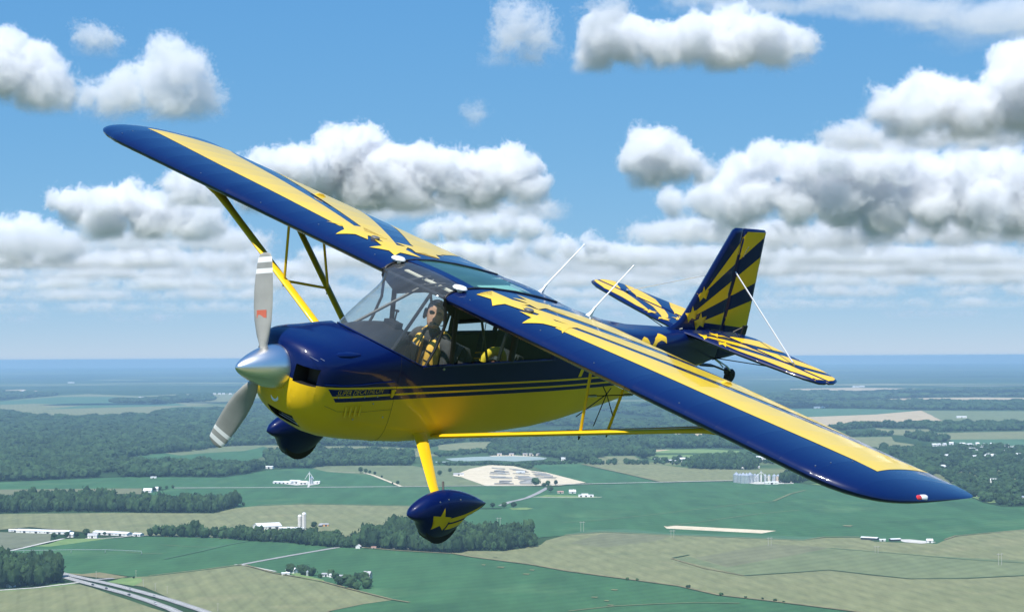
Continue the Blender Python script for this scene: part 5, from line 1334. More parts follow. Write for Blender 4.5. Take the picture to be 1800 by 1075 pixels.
# ---- wings
def wing(side, span):
    k = span/4.90
    st = [(.405,-1.81,-3.424,1),(.8,-1.81,-3.424,1),(1.6,-1.81,-3.424,1),(2.55,-1.81,-3.424,1),(2.56,-1.81,-3.424,1),(3.4,-1.81,-3.424,1),(4.2,-1.81,-3.424,1),(4.32,-1.813,-3.424,1),(4.45,-1.835,-3.424,.98),(4.57,-1.878,-3.424,.92),(4.67,-1.945,-3.42,.83),(4.75,-2.03,-3.41,.71),(4.81,-2.13,-3.39,.57),(4.855,-2.26,-3.36,.42),(4.88,-2.42,-3.32,.27),(4.895,-2.62,-3.25,.14),(4.90,-2.85,-3.12,.03)]
    N = 22
    def prof(y, xl, xt, sc, t0=0.0, t1=1.0):
        c = xl-xt; up = []; lo = []
        for i in range(N):
            t = t0 + (t1-t0)*(1-math.cos(math.pi*i/(N-1)))/2
            # lead the section by its own chord, thickness by the root chord
            x = xl-c*t; zz = ZL+(ZT-ZL)*((XL-x)/(XL-XT))
            f = 1.614*sc*(.35+.65*c/1.614)
            up.append(Vector((x, side*y, zz + f*foil(t, True)))); lo.append(Vector((x, side*y, zz + f*foil(t, False) + .0)))
        return up + lo[::-1]
    yy = [(.405 if q[0] == .405 else q[0]*k, q[1], q[2], q[3]) for q in st]
    HT = .785; m = MB(); sec = []
    for q in yy:
        if abs(q[0]-2.55*k) < 1e-6: sec += [prof(*q), prof(q[0]+.001, *q[1:], 0.0, HT)]
        elif abs(q[0]-4.32*k) < 1e-6: sec += [prof(*q, 0.0, HT), prof(q[0]+.001, *q[1:])]
        elif 2.55*k < q[0] < 4.32*k: sec.append(prof(*q, 0.0, HT))
        else: sec.append(prof(*q))
    m.loft(sec, 0, True)
    w = part(m, 'wing', [WBLUE], auto=.9)
    m = MB(); ail = [prof(q[0], q[1], q[2], q[3], HT+.008, 1.0) for q in [(2.57*k,-1.81,-3.424,1),(3.4*k,-1.81,-3.424,1),(4.305*k,-1.81,-3.424,1)]]; m.loft(ail, 0, True)
    a = part(m, 'aileron', [WBLUE], w, auto=.9)
    # one skin for laying the paint on
    full = MB(); full.loft([prof(*q) for q in yy], 0, True)
    b = bmesh.new(); vs = [b.verts.new(p) for p in full.v]
    for f in full.f: b.faces.new([vs[i] for i in f])
    bvh = BVHTree.FromBMesh(b); b.free()
    Y = lambda p: [(x, side*y*(1 if y < 1.6 else 1+(k-1)*(y-1.6)/3.3)) for x, y in p]
    def dec(poly, nm, step=(.03,.25)): plane_grid_decal(Y(poly), 'z', bvh, step, .0045 if 'star' in nm else .0025, 1, nm, WYEL, w)
    starA = [(-2.075,1.53),(-2.175,1.42),(-2.09,1.29),(-1.92,1.21),(-2.10,1.145),(-2.115,.985),(-2.215,1.10),(-2.40,1.02),(-2.30,1.24),(-2.43,1.40),(-2.30,1.41)]
    starB = [(-1.97,.80),(-2.125,.80),(-2.19,.975),(-2.29,.845),(-2.46,.80),(-2.33,.695),(-2.305,.46),(-2.17,.60),(-2.04,.53),(-2.09,.665)]
    starC = [(-2.42,.93),(-2.45,.74),(-2.40,.63),(-2.56,.66),(-2.60,.50),(-2.70,.66),(-2.86,.70),(-2.72,.80),(-2.76,.98),(-2.60,.86)]
    dec(starA, 'painted_star'); dec(starB, 'painted_star'); dec(starC, 'painted_star')
    dec([(-2.125,1.40),(-2.20,2.35),(-2.26,3.3),(-2.375,4.54),(-2.6,4.51),(-2.9,4.475),(-3.2,4.44),(-3.415,4.42),(-3.22,4.10),(-2.93,3.18),(-2.62,2.26),(-2.31,1.36)], 'painted_stripe', (.05,.2))
    dec([(-2.235,.86),(-2.30,1.12),(-2.68,2.05),(-3.19,3.23),(-3.415,3.74),(-3.415,2.48),(-3.32,2.29),(-2.76,1.47),(-2.30,.76)], 'painted_stripe', (.05,.2))
    dec([(-2.58,.82),(-2.66,.97),(-3.23,1.74),(-3.415,2.02),(-3.415,1.02),(-3.0,.80),(-2.68,.68)], 'painted_stripe', (.05,.2))
    # fuel cap, vent disc, hinges, tip light, inspection rivets
    m = MB(); z = foil_z(-2.22); m.lathe([(.042,z-.005),(.042,z+.02),(.034,z+.026),(.005,z+.027)], (-2.22, side*1.0, 0), 16); part(m, 'fuel_cap', paint('cap_metal', (.20,.19,.17), .4, .6), w)
    m = MB(); z = foil_z(-1.96); m.lathe([(.028,z-.01),(.03,z+.014),(.062,z+.018),(.066,z+.028),(.055,z+.042),(.005,z+.05)], (-1.96, side*.40, 0), 22); part(m, 'white_dome', WHITEP, w)
    for y in (2.58,):
        m = MB(); z = foil_z(-3.05); m.loft([[Vector((-3.0-d, side*(y*k)+q, foil_z(-3.0-d)+h)) for q, h in ((-.018,0),(.018,0),(.012,hh),(-.012,hh))] for d, hh in ((0,.004),(.04,.022),(.10,.026),(.14,.006))]); part(m, 'aileron_hinge', YEL, w)
    m = MB(); m.loft([prof(q, -1.81, -3.424, 1.003, HT-.002, HT+.012)[:N] for q in (2.56*k, 3.4*k, 4.31*k)], 0, False, False); part(m, 'aileron_gap', BLACK, w)
    yt = 4.90*k
    m = MB(); c = Vector((-2.50, side*(yt-.045), .700)); m.lathe([(.005,.04),(.022,.028),(.027,.0),(.026,-.025),(.008,-.035)], (0,0,0), 12)
    lamp = MB(); lamp.v = [Matrix.Rotation(math.radians(90), 3, 'Y') @ v + c for v in m.v]; lamp.f = m.f; lamp.m = m.m
    nl = part(lamp, 'navigation_light', REDL if side > 0 else paint('green_lens', (.02,.35,.10), .12, coat=1.0), w)
    m = MB(); m.tube([c+Vector((-.03,0,0)), c+Vector((-.09,side*.01,0)), c+Vector((-.14,0,0))], [.026,.026,.010], 12); part(m, 'strobe_cover', WHITEP, nl)
    m = MB()
    for (x, y) in [(-1.9,4.3),(-2.05,4.33),(-2.3,4.36),(-1.86,2.1),(-1.87,3.0),(-1.95,1.4),(-1.9,.6)]:
        z = foil_z(x); m.lathe([(.006,z),(.006,z+.0035),(.001,z+.004)], (x, side*y*k, 0), 8)
    part(m, 'rivets', STEEL, w)
    m = MB(); m.tube([(-1.8215, side*y, .702) for y in np.linspace(.42, 4.3*k, 12)], .0035, 5); part(m, 'leading_edge_seam', BLUE, w)
    return w
W_PORT = wing(1, 4.89)
W_STBD = wing(-1, 5.22)
# black seal along each wing root
for s in (-1, 1):
    m = MB(); m.tube([(x, s*.392, foil_z(x)+.004) for x in [-1.812,-1.83,-1.88,-1.98,-2.15,-2.4,-2.7,-3.0,-3.3]], .011, 6); part(m, 'wing_root_seal', BLACK)

# ---- struts
def strut(a, b, r, flat, name='wing_strut', mat=YEL):
    m = MB(); a = Vector(a); b = Vector(b); m.tube([a, a.lerp(b,.03), a.lerp(b,.88), a.lerp(b,.96), b], [r*.7, r, r, r*1.25, r*1.9], 14, flat=flat, up=(1,0,0)); return part(m, name, mat)
for s, yw in ((1, 3.28), (-1, 3.20)):
    f = strut((-2.12, s*.37, -.585), (-2.06, s*yw, .645), .050, .42)
    r_ = strut((-2.20, s*.37, -.585), (-2.93, s*(yw-.02), .625), .040, .42)
    P = lambda a, b, t: Vector(a).lerp(Vector(b), t)
    jf = P((-2.12,s*.37,-.585),(-2.06,s*yw,.645), .55); jr = P((-2.20,s*.37,-.585),(-2.93,s*(yw-.02),.625), .52)
    for a, b in ((jf,(-2.0,s*(abs(jf.y)+.01),.64)),(jr,(-2.47,s*(abs(jr.y)+.14),.60)),(jf,jr)):
        m = MB(); m.tube([a, b], .013, 8); part(m, 'jury_strut', YEL)
    m = MB(); m.tube([jf-Vector((0,0,.03)), jf-Vector((0,0,.06))], [.012,.004], 8); part(m, 'strut_bolt', BLACK)
    m = MB(); m.tube([jr-Vector((0,0,.03)), jr-Vector((0,0,.06))], [.012,.004], 8); part(m, 'strut_bolt', BLACK)
# small crossed wires hung between the port struts
for (a, b) in [((-2.05,1.97,.42),(-2.50,2.08,.455)),((-2.26,2.0,.44),(-2.09,1.88,.20)),((-2.26,2.0,.44),(-2.33,1.9,.113)),((-2.26,2.0,.44),(-2.53,1.92,.20)),((-2.26,2.0,.44),(-2.39,1.93,.46)),((-2.26,2.0,.44),(-2.24,1.95,.50))]:
    m = MB(); m.tube([a, b], .0045, 5); part(m, 'brace_wire', BLACK)
for a, b in (((-2.05,1.97,.42),(-2.14,1.99,.427)),((-2.41,2.06,.448),(-2.50,2.08,.455))):
    m = MB(); m.tube([a, b], .011, 6); part(m, 'wire_clamp', STEEL)

# ---- propeller and spinner
m = MB(); rings = []
for x, r in ((0,.004),(-.015,.026),(-.05,.052),(-.10,.079),(-.17,.110),(-.25,.139),(-.33,.163),(-.41,.179),(-.475,.186),(-.498,.187)):
    rings.append([Vector((x*.86, r*math.cos(a), r*math.sin(a))) for a in [2*math.pi*k/40 for k in range(40)]])
m.loft(rings); spinner = part(m, 'spinner', CHROME, auto=1.0)
m = MB(); m.tube([(-.425,0,0),(-.44,0,0)], .180, 30); part(m, 'spinner_backplate', STEEL, spinner)
def blade(ang, bend, turn=0, mark=True):
    """ang from straight up towards starboard; a paddle blade with two white bands at the tip"""
    ca, sa = math.cos(ang), math.sin(ang); up = Vector((0,-sa,ca)); sd = Vector((0,ca,sa))
    st = [(.12,.030,.030,70),(.19,.040,.034,62),(.26,.066,.030,52),(.38,.088,.024,42),(.50,.096,.019,35),(.62,.096,.015,29),(.70,.093,.012,26),(.76,.090,.010,24),(.765,.089,.010,24),(.80,.087,.009,23),(.805,.086,.009,23),(.85,.083,.008,22),(.855,.082,.008,22),(.90,.074,.007,21),(.925,.055,.005,20),(.935,.02,.003,20)]
    m = MB(); rg = []
    for r, w, t, pt in st:
        c = Vector((-.30,0,0)) + up*r + sd*(bend*(r-.1)**2)
        pt = math.radians(pt+turn*(1-min(1, r/1.4))); ch = sd*math.cos(pt) + Vector((1,0,0))*math.sin(pt); nn = Vector((1,0,0))*math.cos(pt) - sd*math.sin(pt)
        rg.append([c + ch*(w*math.cos(a)) + nn*(t*math.sin(a)) for a in [2*math.pi*k/16 for k in range(16)]])
    m.loft(rg); n = len(rg)
    for i in range(n-1):
        rm = (st[i][0]+st[i+1][0])/2
        k = 1 if (.763 < rm < .803 or .853 < rm < .895) else 0
        for j in range(16): m.m[i*16+j] = k
    b = part(m, 'propeller_blade', [BLADE, BLADEW], auto=1.0)
    if not mark: return b
    m = MB(); r0, r1 = .40, .465; q = []
    for r in (r0, r1):
        c = Vector((-.30,0,0)) + up*r + sd*(bend*(r-.1)**2); pt = math.radians(40+turn*.69); ch = sd*math.cos(pt)+Vector((1,0,0))*math.sin(pt); nn = Vector((1,0,0))*math.cos(pt)-sd*math.sin(pt)
        q += [c + nn*.0205 - ch*.05, c + nn*.0225, c + nn*.0205 + ch*.05]
    m.add(q, [(0,1,4,3),(1,2,5,4)]); part(m, 'blade_mark', BLADER, b)
    return b
blade(math.radians(22), .10, -75)
blade(math.radians(180-24), .02, 0, False)

# ---- undercarriage
for s, yp in ((1, 1.0), (-1, .90)):
    sc = yp/1.0
    m = MB()
    m.loft([[Vector((x+dx, s*y, z+dz)) for dx, dz in ((w,0),(w*.5,.014),(-w*.5,.014),(-w,0),(-w*.5,-.014),(w*.5,-.014))] for x, y, z, w in ((-1.93,.28,-.50,.085),(-1.91,.42,-.555,.080),(-1.84,.62*sc,-.70,.068),(-1.78,.80*sc,-.835,.056),(-1.75,.90*sc,-.90,.050))]); part(m, 'landing_gear_leg', YEL, auto=.5)
    m = MB(); m.tube([(-1.86,s*.84*sc,-.80),(-1.83,s*.90*sc,-.88),(-1.83,s*.92*sc,-.94)], .010, 6); part(m, 'brake_line', BLACK)
    # wheel fairing
    rg = []
    for t in np.linspace(0, 1, 25):
        x = -1.335 - .96*t
        w = .125*(math.sin(math.pi*min(1,t**.55*1.0))**.75 if t < 1 else 0)*(1.0)
        w = .128*max(.0, (4*t**.62*(1-t)**.9/1.66))**.85
        top = -.99 + .175*max(0, math.sin(math.pi*t**.78))**.85
        bot = -1.00 - .115*max(0, math.sin(math.pi*t**.85))**.9
        lobe = 1-((x+1.745)/.272)**2
        if lobe > 0: bot = min(bot, -1.00-.26*math.sqrt(lobe))
        w = max(w, .004); top = max(top, -.99+.006 - .0*t); bot = min(bot, -1.00)
        off = .018*t
        rg.append([Vector((x, s*yp + w*math.copysign(abs(math.cos(a))**.8, math.cos(a))*(1 if math.sin(a) > -.5 else .92), (-.995+off) + ((top+.995)*math.sin(a) if math.sin(a) > 0 else (-.995-bot)*math.sin(a)))) for a in [2*math.pi*k/28 for k in range(28)]])
    m = MB(); m.loft(rg); wp = part(m, 'wheel_fairing', BLUE, auto=.8)
    b = bmesh.new(); b.from_mesh(wp.data); bvh = BVHTree.FromBMesh(b); b.free()
    def star5(cx, cz, R, r, rot): return [(cx + (R if i % 2 == 0 else r)*math.cos(rot+i*math.pi/5), cz + (R if i % 2 == 0 else r)*math.sin(rot+i*math.pi/5)) for i in range(10)]
    if s > 0:
        plane_grid_decal(star5(-1.655,-1.030,.115,.047,math.radians(97)), 'y', bvh, (.03,.03), .002, s, 'painted_star', YEL, wp)
        plane_grid_decal([(-1.745,-1.020),(-1.80,-1.016),(-1.95,-1.002),(-2.10,-.982),(-2.225,-.970),(-2.10,-1.012),(-1.95,-1.040),(-1.80,-1.057),(-1.76,-1.058)], 'y', bvh, (.03,.03), .002, s, 'painted_stripe', YEL, wp)
        plane_grid_decal([(-1.755,-1.076),(-1.80,-1.074),(-1.95,-1.057),(-2.10,-1.028),(-2.225,-.982),(-2.10,-1.06),(-1.95,-1.105),(-1.80,-1.128),(-1.735,-1.13)], 'y', bvh, (.03,.03), .002, s, 'painted_stripe', YEL, wp)
    m = MB(); m.tube([(-1.745, s*yp-.06, -1.078),(-1.745, s*yp+.06, -1.078)], .198, 28); tw = part(m, 'wheel', RUBBER, wp)
    m = MB()
    for (x, z) in [(-1.60,-.86),(-1.70,-.845),(-1.85,-.86)]: m.tube([(x,s*(yp+.09),z),(x,s*(yp+.10),z)], .005, 6)
    part(m, 'rivets', STEEL, wp)

# ---- tail
def slab(outline, axis, th, round_=.35):
    """flat surface with rounded edges; outline in the plane across axis"""
    n = len(outline); c = Vector((sum(p[0] for p in outline)/n, sum(p[1] for p in outline)/n))
    def P(p, h): return Vector((p[0], h, p[1])) if axis == 'y' else Vector((p[0], p[1], h))
    m = MB(); rg = []
    for ins, h in ((th*1.1,-th/2),(th*.3,-th*.42),(0,0),(th*.3,th*.42),(th*1.1,th/2)):
        q = []
        for i in range(n):
            p = Vector(outline[i]); a = (Vector(outline[i])-Vector(outline[i-1])).normalized(); b = (Vector(outline[(i+1)%n])-Vector(outline[i])).normalized()
            na = Vector((-a.y,a.x)); nb = Vector((-b.y,b.x)); d = (na+nb); d = d/max(.35, d.length_squared/2) if d.length > 1e-6 else na
            if (c-p).dot(d) < 0 and False: d = -d
            q.append(P(p + d*ins*ORI, h))
        rg.append(q)
    m.loft(rg); return m
def orient(o):
    return 1 if sum(o[i-1][0]*o[i][1]-o[i][0]*o[i-1][1] for i in range(len(o))) > 0 else -1
FIN = [(-5.55,.225),(-5.64,.245),(-5.727,.285),(-5.80,.335),(-5.86,.42),(-5.93,.56),(-6.07,.85),(-6.20,1.12),(-6.292,1.310),(-6.325,1.332),(-6.455,1.330),(-6.50,.80),(-6.555,.20),(-6.555,-.05),(-6.2,.0),(-5.8,.1)]
RUD = [(-6.470,1.330),(-6.70,1.325),(-6.862,1.318),(-6.882,1.300),(-6.93,.90),(-6.985,.50),(-7.03,.14),(-7.035,-.02),(-7.00,-.085),(-6.80,-.115),(-6.57,-.14),(-6.572,.20),(-6.518,.80)]
ORI = orient(FIN); fin = part(slab(FIN, 'y', .055), 'fin', BLUE, auto=.9)
ORI = orient(RUD); rud = part(slab(RUD, 'y', .046), 'rudder', BLUE, auto=.9)
b = bmesh.new()
for o in (fin, rud):
    t = bmesh.new(); t.from_mesh(o.data); me_ = bpy.data.meshes.new('t'); t.to_mesh(me_); b.from_mesh(me_); t.free(); bpy.data.meshes.remove(me_)
bvf = BVHTree.FromBMesh(b); b.free()
def clip_rays(poly, x0, x1):
    t = bmesh.new(); f = t.faces.new([t.verts.new((p[0],0,p[1])) for p in poly])
    for x, keep in ((x0, 1), (x1, -1)):
        if x is None: continue
        bmesh.ops.bisect_plane(t, geom=list(t.verts)+list(t.edges)+list(t.faces), dist=1e-6, plane_co=(x,0,0), plane_no=(keep,0,0), clear_inner=True)
    bmesh.ops.triangulate(t, faces=t.faces)
    return t
def hinge_x(z): return -6.49 - .055*(1.33-z)/1.3
def clip_hinge(poly, fore):
    t = bmesh.new(); t.faces.new([t.verts.new((p[0],0,p[1])) for p in poly])
    a = Vector((-6.462 if fore else -6.476,0,1.33)); d = Vector((-.10,0,-1.4)); no = Vector((-d.z,0,d.x)) if fore else Vector((d.z,0,-d.x))
    no = Vector((1.4,0,-.10)) if fore else Vector((-1.4,0,.10))
    bmesh.ops.bisect_plane(t, geom=list(t.verts)+list(t.edges)+list(t.faces), dist=1e-6, plane_co=a, plane_no=no, clear_inner=True)
    bmesh.ops.triangulate(t, faces=t.faces)
    return t
RAYS = [[(-6.53,1.30),(-6.83,1.297),(-6.862,1.29),(-6.878,1.262),(-6.40,.905),(-6.082,.651),(-6.02,.60),(-6.05,.64),(-6.10,.70)],
        [(-6.905,1.040),(-6.94,.745),(-6.045,.400),(-5.96,.38),(-5.985,.430)],
        [(-6.972,.545),(-7.012,.222),(-6.60,.262),(-6.20,.300),(-6.14,.31),(-6.19,.325)]]
FSTARS = [(-6.045,.615),(-5.945,.396),(-6.115,.316)]
for s in (1, -1):
    for rp in RAYS:
        for fore, par in ((True, fin), (False, rud)):
            t = clip_hinge(rp, fore)
            if len(t.faces): lay(t, 'y', bvf, (.035,.035), .003, s, 'painted_ray', YEL, par)
            else: t.free()
    for (cx, cz), R in zip(FSTARS, (.088,.095,.105)):
        plane_grid_decal(star5(cx, cz, R, R*.42, math.radians(75)), 'y', bvf, (.03,.03), .0045, s, 'painted_star', YEL, fin)
m = MB(); m.box((-7.03,0,.03),(.03,.02,.16)); part(m, 'trim_tab', BLUE, rud)

STAB = [(-5.80,.03),(-5.845,.22),(-5.90,.62),(-5.975,.98),(-6.045,1.24),(-6.10,1.44),(-6.18,1.575),(-6.285,1.60),(-6.285,.05)]
ELEV = [(-6.305,.10),(-6.305,1.605),(-6.40,1.612),(-6.50,1.575),(-6.585,1.46),(-6.625,1.28),(-6.655,.95),(-6.69,.60),(-6.72,.36),(-6.66,.24),(-6.60,.12)]
for s in (1, -1):
    f = (1.0 if s > 0 else .985)
    zz = .215
    S_ = [(x, s*y*f) for x, y in STAB]; E_ = [(x, s*y*f) for x, y in ELEV]
    ORI = orient(S_); m = slab(S_, 'z', .052); m.v = [v + Vector((0,0,zz)) for v in m.v]; st = part(m, 'stabilizer', WBLUE, auto=.9)
    ORI = orient(E_); m = slab(E_, 'z', .042); m.v = [v + Vector((0,0,zz)) for v in m.v]; el = part(m, 'elevator', WBLUE, auto=.9)
    b = bmesh.new()
    b.from_mesh(st.data); b.from_mesh(el.data); bvs = BVHTree.FromBMesh(b); b.free()
    def ray2(poly):
        for x0, x1, par in ((-6.284, None, st), (None, -6.306, el)):
            t = bmesh.new(); t.faces.new([t.verts.new((p[0], s*p[1]*f, 0)) for p in poly])
            for x, k in ((x0, 1), (x1, -1)):
                if x is not None: bmesh.ops.bisect_plane(t, geom=list(t.verts)+list(t.edges)+list(t.faces), dist=1e-6, plane_co=(x,0,0), plane_no=(k,0,0), clear_inner=True)
            bmesh.ops.triangulate(t, faces=t.faces)
            if len(t.faces): lay(t, 'z', bvs, (.035,.05), .003, 1, 'painted_stripe', YEL, par)
            else: t.free()
    ray2([(-5.93,.50),(-5.945,.70),(-6.02,.99),(-6.07,1.28),(-6.16,1.53),(-6.27,1.575),(-6.40,1.585),(-6.49,1.55),(-6.52,1.50),(-6.44,1.42),(-6.26,1.17),(-6.145,.887),(-6.0,.60)])
    ray2([(-5.90,.30),(-5.975,.38),(-6.163,.649),(-6.276,.937),(-6.40,1.17),(-6.555,1.40),(-6.59,1.32),(-6.56,1.10),(-6.50,.89),(-6.31,.634),(-6.10,.377),(-5.99,.29)])
    ray2([(-6.15,.25),(-6.251,.356),(-6.314,.46),(-6.447,.626),(-6.63,.80),(-6.66,.68),(-6.685,.50),(-6.55,.39),(-6.30,.28)])
    for cx, cy in ((-5.95,.50),(-5.905,.275),(-6.13,.25)):
        plane_grid_decal([(x, s*y*f) for x, y in star5(cx, cy, .085, .036, math.radians(200))], 'z', bvs, (.03,.03), .0045, 1, 'painted_star', YEL, st)
    m = MB(); m.tube([(-5.80,s*.03,zz+.02),(-5.82,s*.05,zz+.035)], .008, 6); part(m, 'tail_bolt', STEEL, st)
    # bracing wires: fin to stabiliser, stabiliser to tail post
    m = MB(); m.tube([(-6.50,s*.03,.86),(-6.315,s*1.15,zz+.03)], .0085 if s > 0 else .004, 6); part(m, 'brace_wire', WIREM)
    m = MB(); m.tube([(-6.45,s*.03,-.09),(-6.15,s*1.05,zz-.03)], .005, 6); part(m, 'brace_wire', BLACK)
    m = MB(); m.tube([(-6.32,s*1.15,zz+.02),(-6.30,s*1.13,zz+.05)], .014, 6); part(m, 'wire_fitting', STEEL, st)
m = MB(); m.tube([(-6.56,.035,1.03),(-6.40,.16,1.14),(-6.30,.24,1.20)], [.006,.005,.003], 6); part(m, 'whisker_antenna', WIREM)
m = MB(); m.tube([(-6.30,.06,.23),(-6.62,.10,.20),(-6.72,.18,.30)], .008, 6); m.box((-6.70,.20,.27),(.07,.02,.10)); part(m, 'elevator_horn', BLACK)
# tail wheel
m = MB(); m.loft([[Vector((x, y, z)) for y in (-.03,.03)] + [Vector((x, y, z-.02)) for y in (.03,-.03)] for x, z in ((-6.35,-.17),(-6.6,-.19),(-6.78,-.235),(-6.90,-.27))]); tl = part(m, 'tail_spring', BLACK)
m = MB(); m.tube([(-6.88,0,-.24),(-6.90,0,-.30)], .03, 10); m.tube([(-6.90,.03,-.28),(-6.97,.035,-.335)], .012, 6); m.tube([(-6.90,-.03,-.28),(-6.97,-.035,-.335)], .012, 6); part(m, 'fork', BLACK, tl)
m = MB(); rr = [[Vector((-6.97+(.055+.03*math.cos(t))*math.cos(a), .028*math.sin(t), -.335+(.055+.03*math.cos(t))*math.sin(a))) for t in [2*math.pi*k/8 for k in range(8)]] for a in [2*math.pi*j/18 for j in range(19)]]
m.loft(rr, 0, False); m.tube([(-6.97,-.02,-.335),(-6.97,.02,-.335)], .056, 14); part(m, 'tail_wheel', RUBBER)
m = MB(); m.tube([(-6.6,.02,-.12),(-6.80,.05,-.20),(-6.88,.05,-.25)], .008, 6); m.tube([(-6.6,-.02,-.12),(-6.80,-.05,-.20),(-6.88,-.05,-.25)], .008, 6); part(m, 'steering_springs', STEEL, tl)
# whip antennas on the turtledeck
for s in (1, -1):
    z0 = .50
    m = MB(); m.loft([[Vector((-3.88+q*.045-h*.25, s*.325+p*.028, z0+h)) for q, p in ((1,0),(.5,1),(-.8,1),(-1,0),(-.8,-1),(.5,-1))] for h in (-.02,.0)] + [[Vector((-3.90+q*.014-h*.6, s*.325+p*.010, z0+h)) for q, p in ((1,0),(.5,1),(-.8,1),(-1,0),(-.8,-1),(.5,-1))] for h in (.06,.10)]); b_ = part(m, 'whip_antenna', WHITEP)
    m = MB(); m.tube([(-3.945,s*.325,z0+.08),(-4.36,s*.325,z0+.50)], [.008,.005], 6); m.tube([(-4.36,s*.325,z0+.50),(-4.375,s*.325,z0+.515)], .008, 6); part(m, 'rod', WHITEP, b_)
# ------------------------------------------------------------------ the pilot
SKIN = paint('skin', (.50,.28,.19), .55, vary=.08, scale=20)
SHIRT = paint('dark_grey_shirt', (.055,.055,.06), .85, vary=.2, scale=20)
VEST = paint('yellow_orange_vest', (.90,.52,.08), .7, vary=.12, scale=15)
HELM = paint('black_cap', (.012,.014,.022), .5, vary=.2)
LENS = paint('sunglass_lens', (.006,.006,.008), .05)
LIP = paint('lips', (.32,.10,.09), .5)
TROU = paint('dark_trousers', (.03,.032,.04), .9, vary=.2)
SEATP = Vector((-2.24, 0, -.20))
pilot = empty('person', (0, 0, 0)); pilot.matrix_world = Matrix.Translation(TW + RW @ SEATP) @ RW.to_4x4()
tag(pilot, 'pilot in black cap and sunglasses with yellow vest over dark shirt behind the windshield', 'person')
def skin_body(name, chain, edges, mats, parent, root=0, sub=2):
    bm = bmesh.new(); lay_ = bm.verts.layers.skin.verify(); vs = []
    for (p, r) in chain:
        v = bm.verts.new(p); v[lay_].radius = (r, r) if not isinstance(r, tuple) else r; vs.append(v)
    vs[root][lay_].use_root = True
    for a, b in edges: bm.edges.new((vs[a], vs[b]))
    me = bpy.data.meshes.new(name); bm.to_mesh(me); bm.free(); me.materials.append(mats[0])
    o = bpy.data.objects.new(name, me); COL.objects.link(o); o.parent = parent
    s = o.modifiers.new('skin', 'SKIN'); s.use_smooth_shade = True
    u = o.modifiers.new('sub', 'SUBSURF'); u.levels = u.render_levels = sub
    return o
B = lambda x, y, z: Vector((x, y, z)) - SEATP
# seated body in one surface: hips, torso, shoulders, arms to the stick and throttle, thighs and shins
ch = [(B(-2.26,0,-.20),.150),(B(-2.28,0,-.02),.140),(B(-2.25,0,.12),.152),(B(-2.22,0,.215),.105),(B(-2.205,0,.275),.060),(B(-2.20,0,.33),.055),
      (B(-2.235,.14,.205),.082),(B(-2.22,.215,.175),.070),(B(-2.17,.25,-.03),.048),(B(-1.98,.20,-.13),.036),(B(-1.93,.17,-.12),.030),
      (B(-2.235,-.14,.205),.082),(B(-2.22,-.215,.175),.070),(B(-2.17,-.25,-.03),.048),(B(-2.02,-.10,-.08),.036),(B(-1.98,-.05,-.03),.030),
      (B(-2.20,.10,-.24),.095),(B(-1.85,.15,-.18),.068),(B(-1.62,.15,-.42),.046),(B(-2.20,-.10,-.24),.095),(B(-1.85,-.15,-.18),.068),(B(-1.62,-.15,-.42),.046)]
ed = [(0,1),(1,2),(2,3),(3,4),(4,5),(3,6),(6,7),(7,8),(8,9),(9,10),(3,11),(11,12),(12,13),(13,14),(14,15),(0,16),(16,17),(17,18),(0,19),(19,20),(20,21)]
body = skin_body('body', ch, ed, [SHIRT], pilot)
# hands: palm and five bent fingers each
for s, w in ((1, B(-1.93,.17,-.12)), (-1, B(-1.98,-.05,-.03))):
    c = [(w, .026),(w+Vector((.045,0,.0)), (.020,.034)),(w+Vector((.085,0,.0)), (.018,.034))]; e = [(0,1),(1,2)]
    for k, (dy, ln) in enumerate(((.027,.055),(.009,.066),(-.009,.062),(-.026,.048))):
        i = len(c); b0 = w+Vector((.085,dy,.0)); c += [(b0+Vector((.018,0,-.004)), .0095),(b0+Vector((.018+ln*.45,0,-.022)), .0085),(b0+Vector((.012+ln*.45,0,-.022-ln*.5)), .0075)]; e += [(2,i),(i,i+1),(i+1,i+2)]
    i = len(c); c += [(w+Vector((.035,s*-.036,.002)), .0115),(w+Vector((.065,s*-.05,-.008)), .0095),(w+Vector((.088,s*-.042,-.02)), .008)]; e += [(1,i),(i,i+1),(i+1,i+2)]
    skin_body('hand', c, e, [SKIN], body, 1, 1)
# head, turned to the camera aircraft
HC = B(-2.175, .0, .435)
head_rot = Matrix.Rotation(math.radians(40), 3, 'Z') @ Matrix.Rotation(math.radians(-10), 3, 'Y')
def hv(x, y, z): return HC + head_rot @ Vector((x, y, z))
m = MB(); rg = []
NA = 28
for z, rx, ry, xo in [(-.125,.020,.020,.045),(-.118,.045,.040,.040),(-.100,.068,.054,.030),(-.075,.083,.064,.018),(-.05,.090,.070,.010),(-.02,.096,.074,.004),(.01,.099,.077,.0),(.04,.101,.079,-.003),(.07,.097,.077,-.006),(.095,.083,.066,-.008),(.113,.055,.045,-.010),(.120,.015,.012,-.010)]:
    row = []
    for k in range(NA):
        a = 2*math.pi*k/NA; x = xo + rx*math.cos(a); y = ry*math.sin(a)
        f = max(0, math.cos(a))**6
        # brow, eye hollows, nose, lips, chin
        d = 0
        if abs(z+.02) < .03: d += .022*max(0, 1-abs(y)/.016)*max(0, 1-abs(z+.028)/.03)
        if abs(z-.01) < .02: d -= .010*math.exp(-((abs(y)-.032)/.014)**2)*(1 if x > 0 else 0)
        if abs(z-.04) < .02 and x > 0: d += .004
        if abs(z+.10) < .02 and x > 0: d += .006*math.exp(-(y/.02)**2)
        row.append(hv(x + d, y, z))
    rg.append(row)
m.loft(rg); head = part(m, 'head', SKIN, body, auto=2.0)
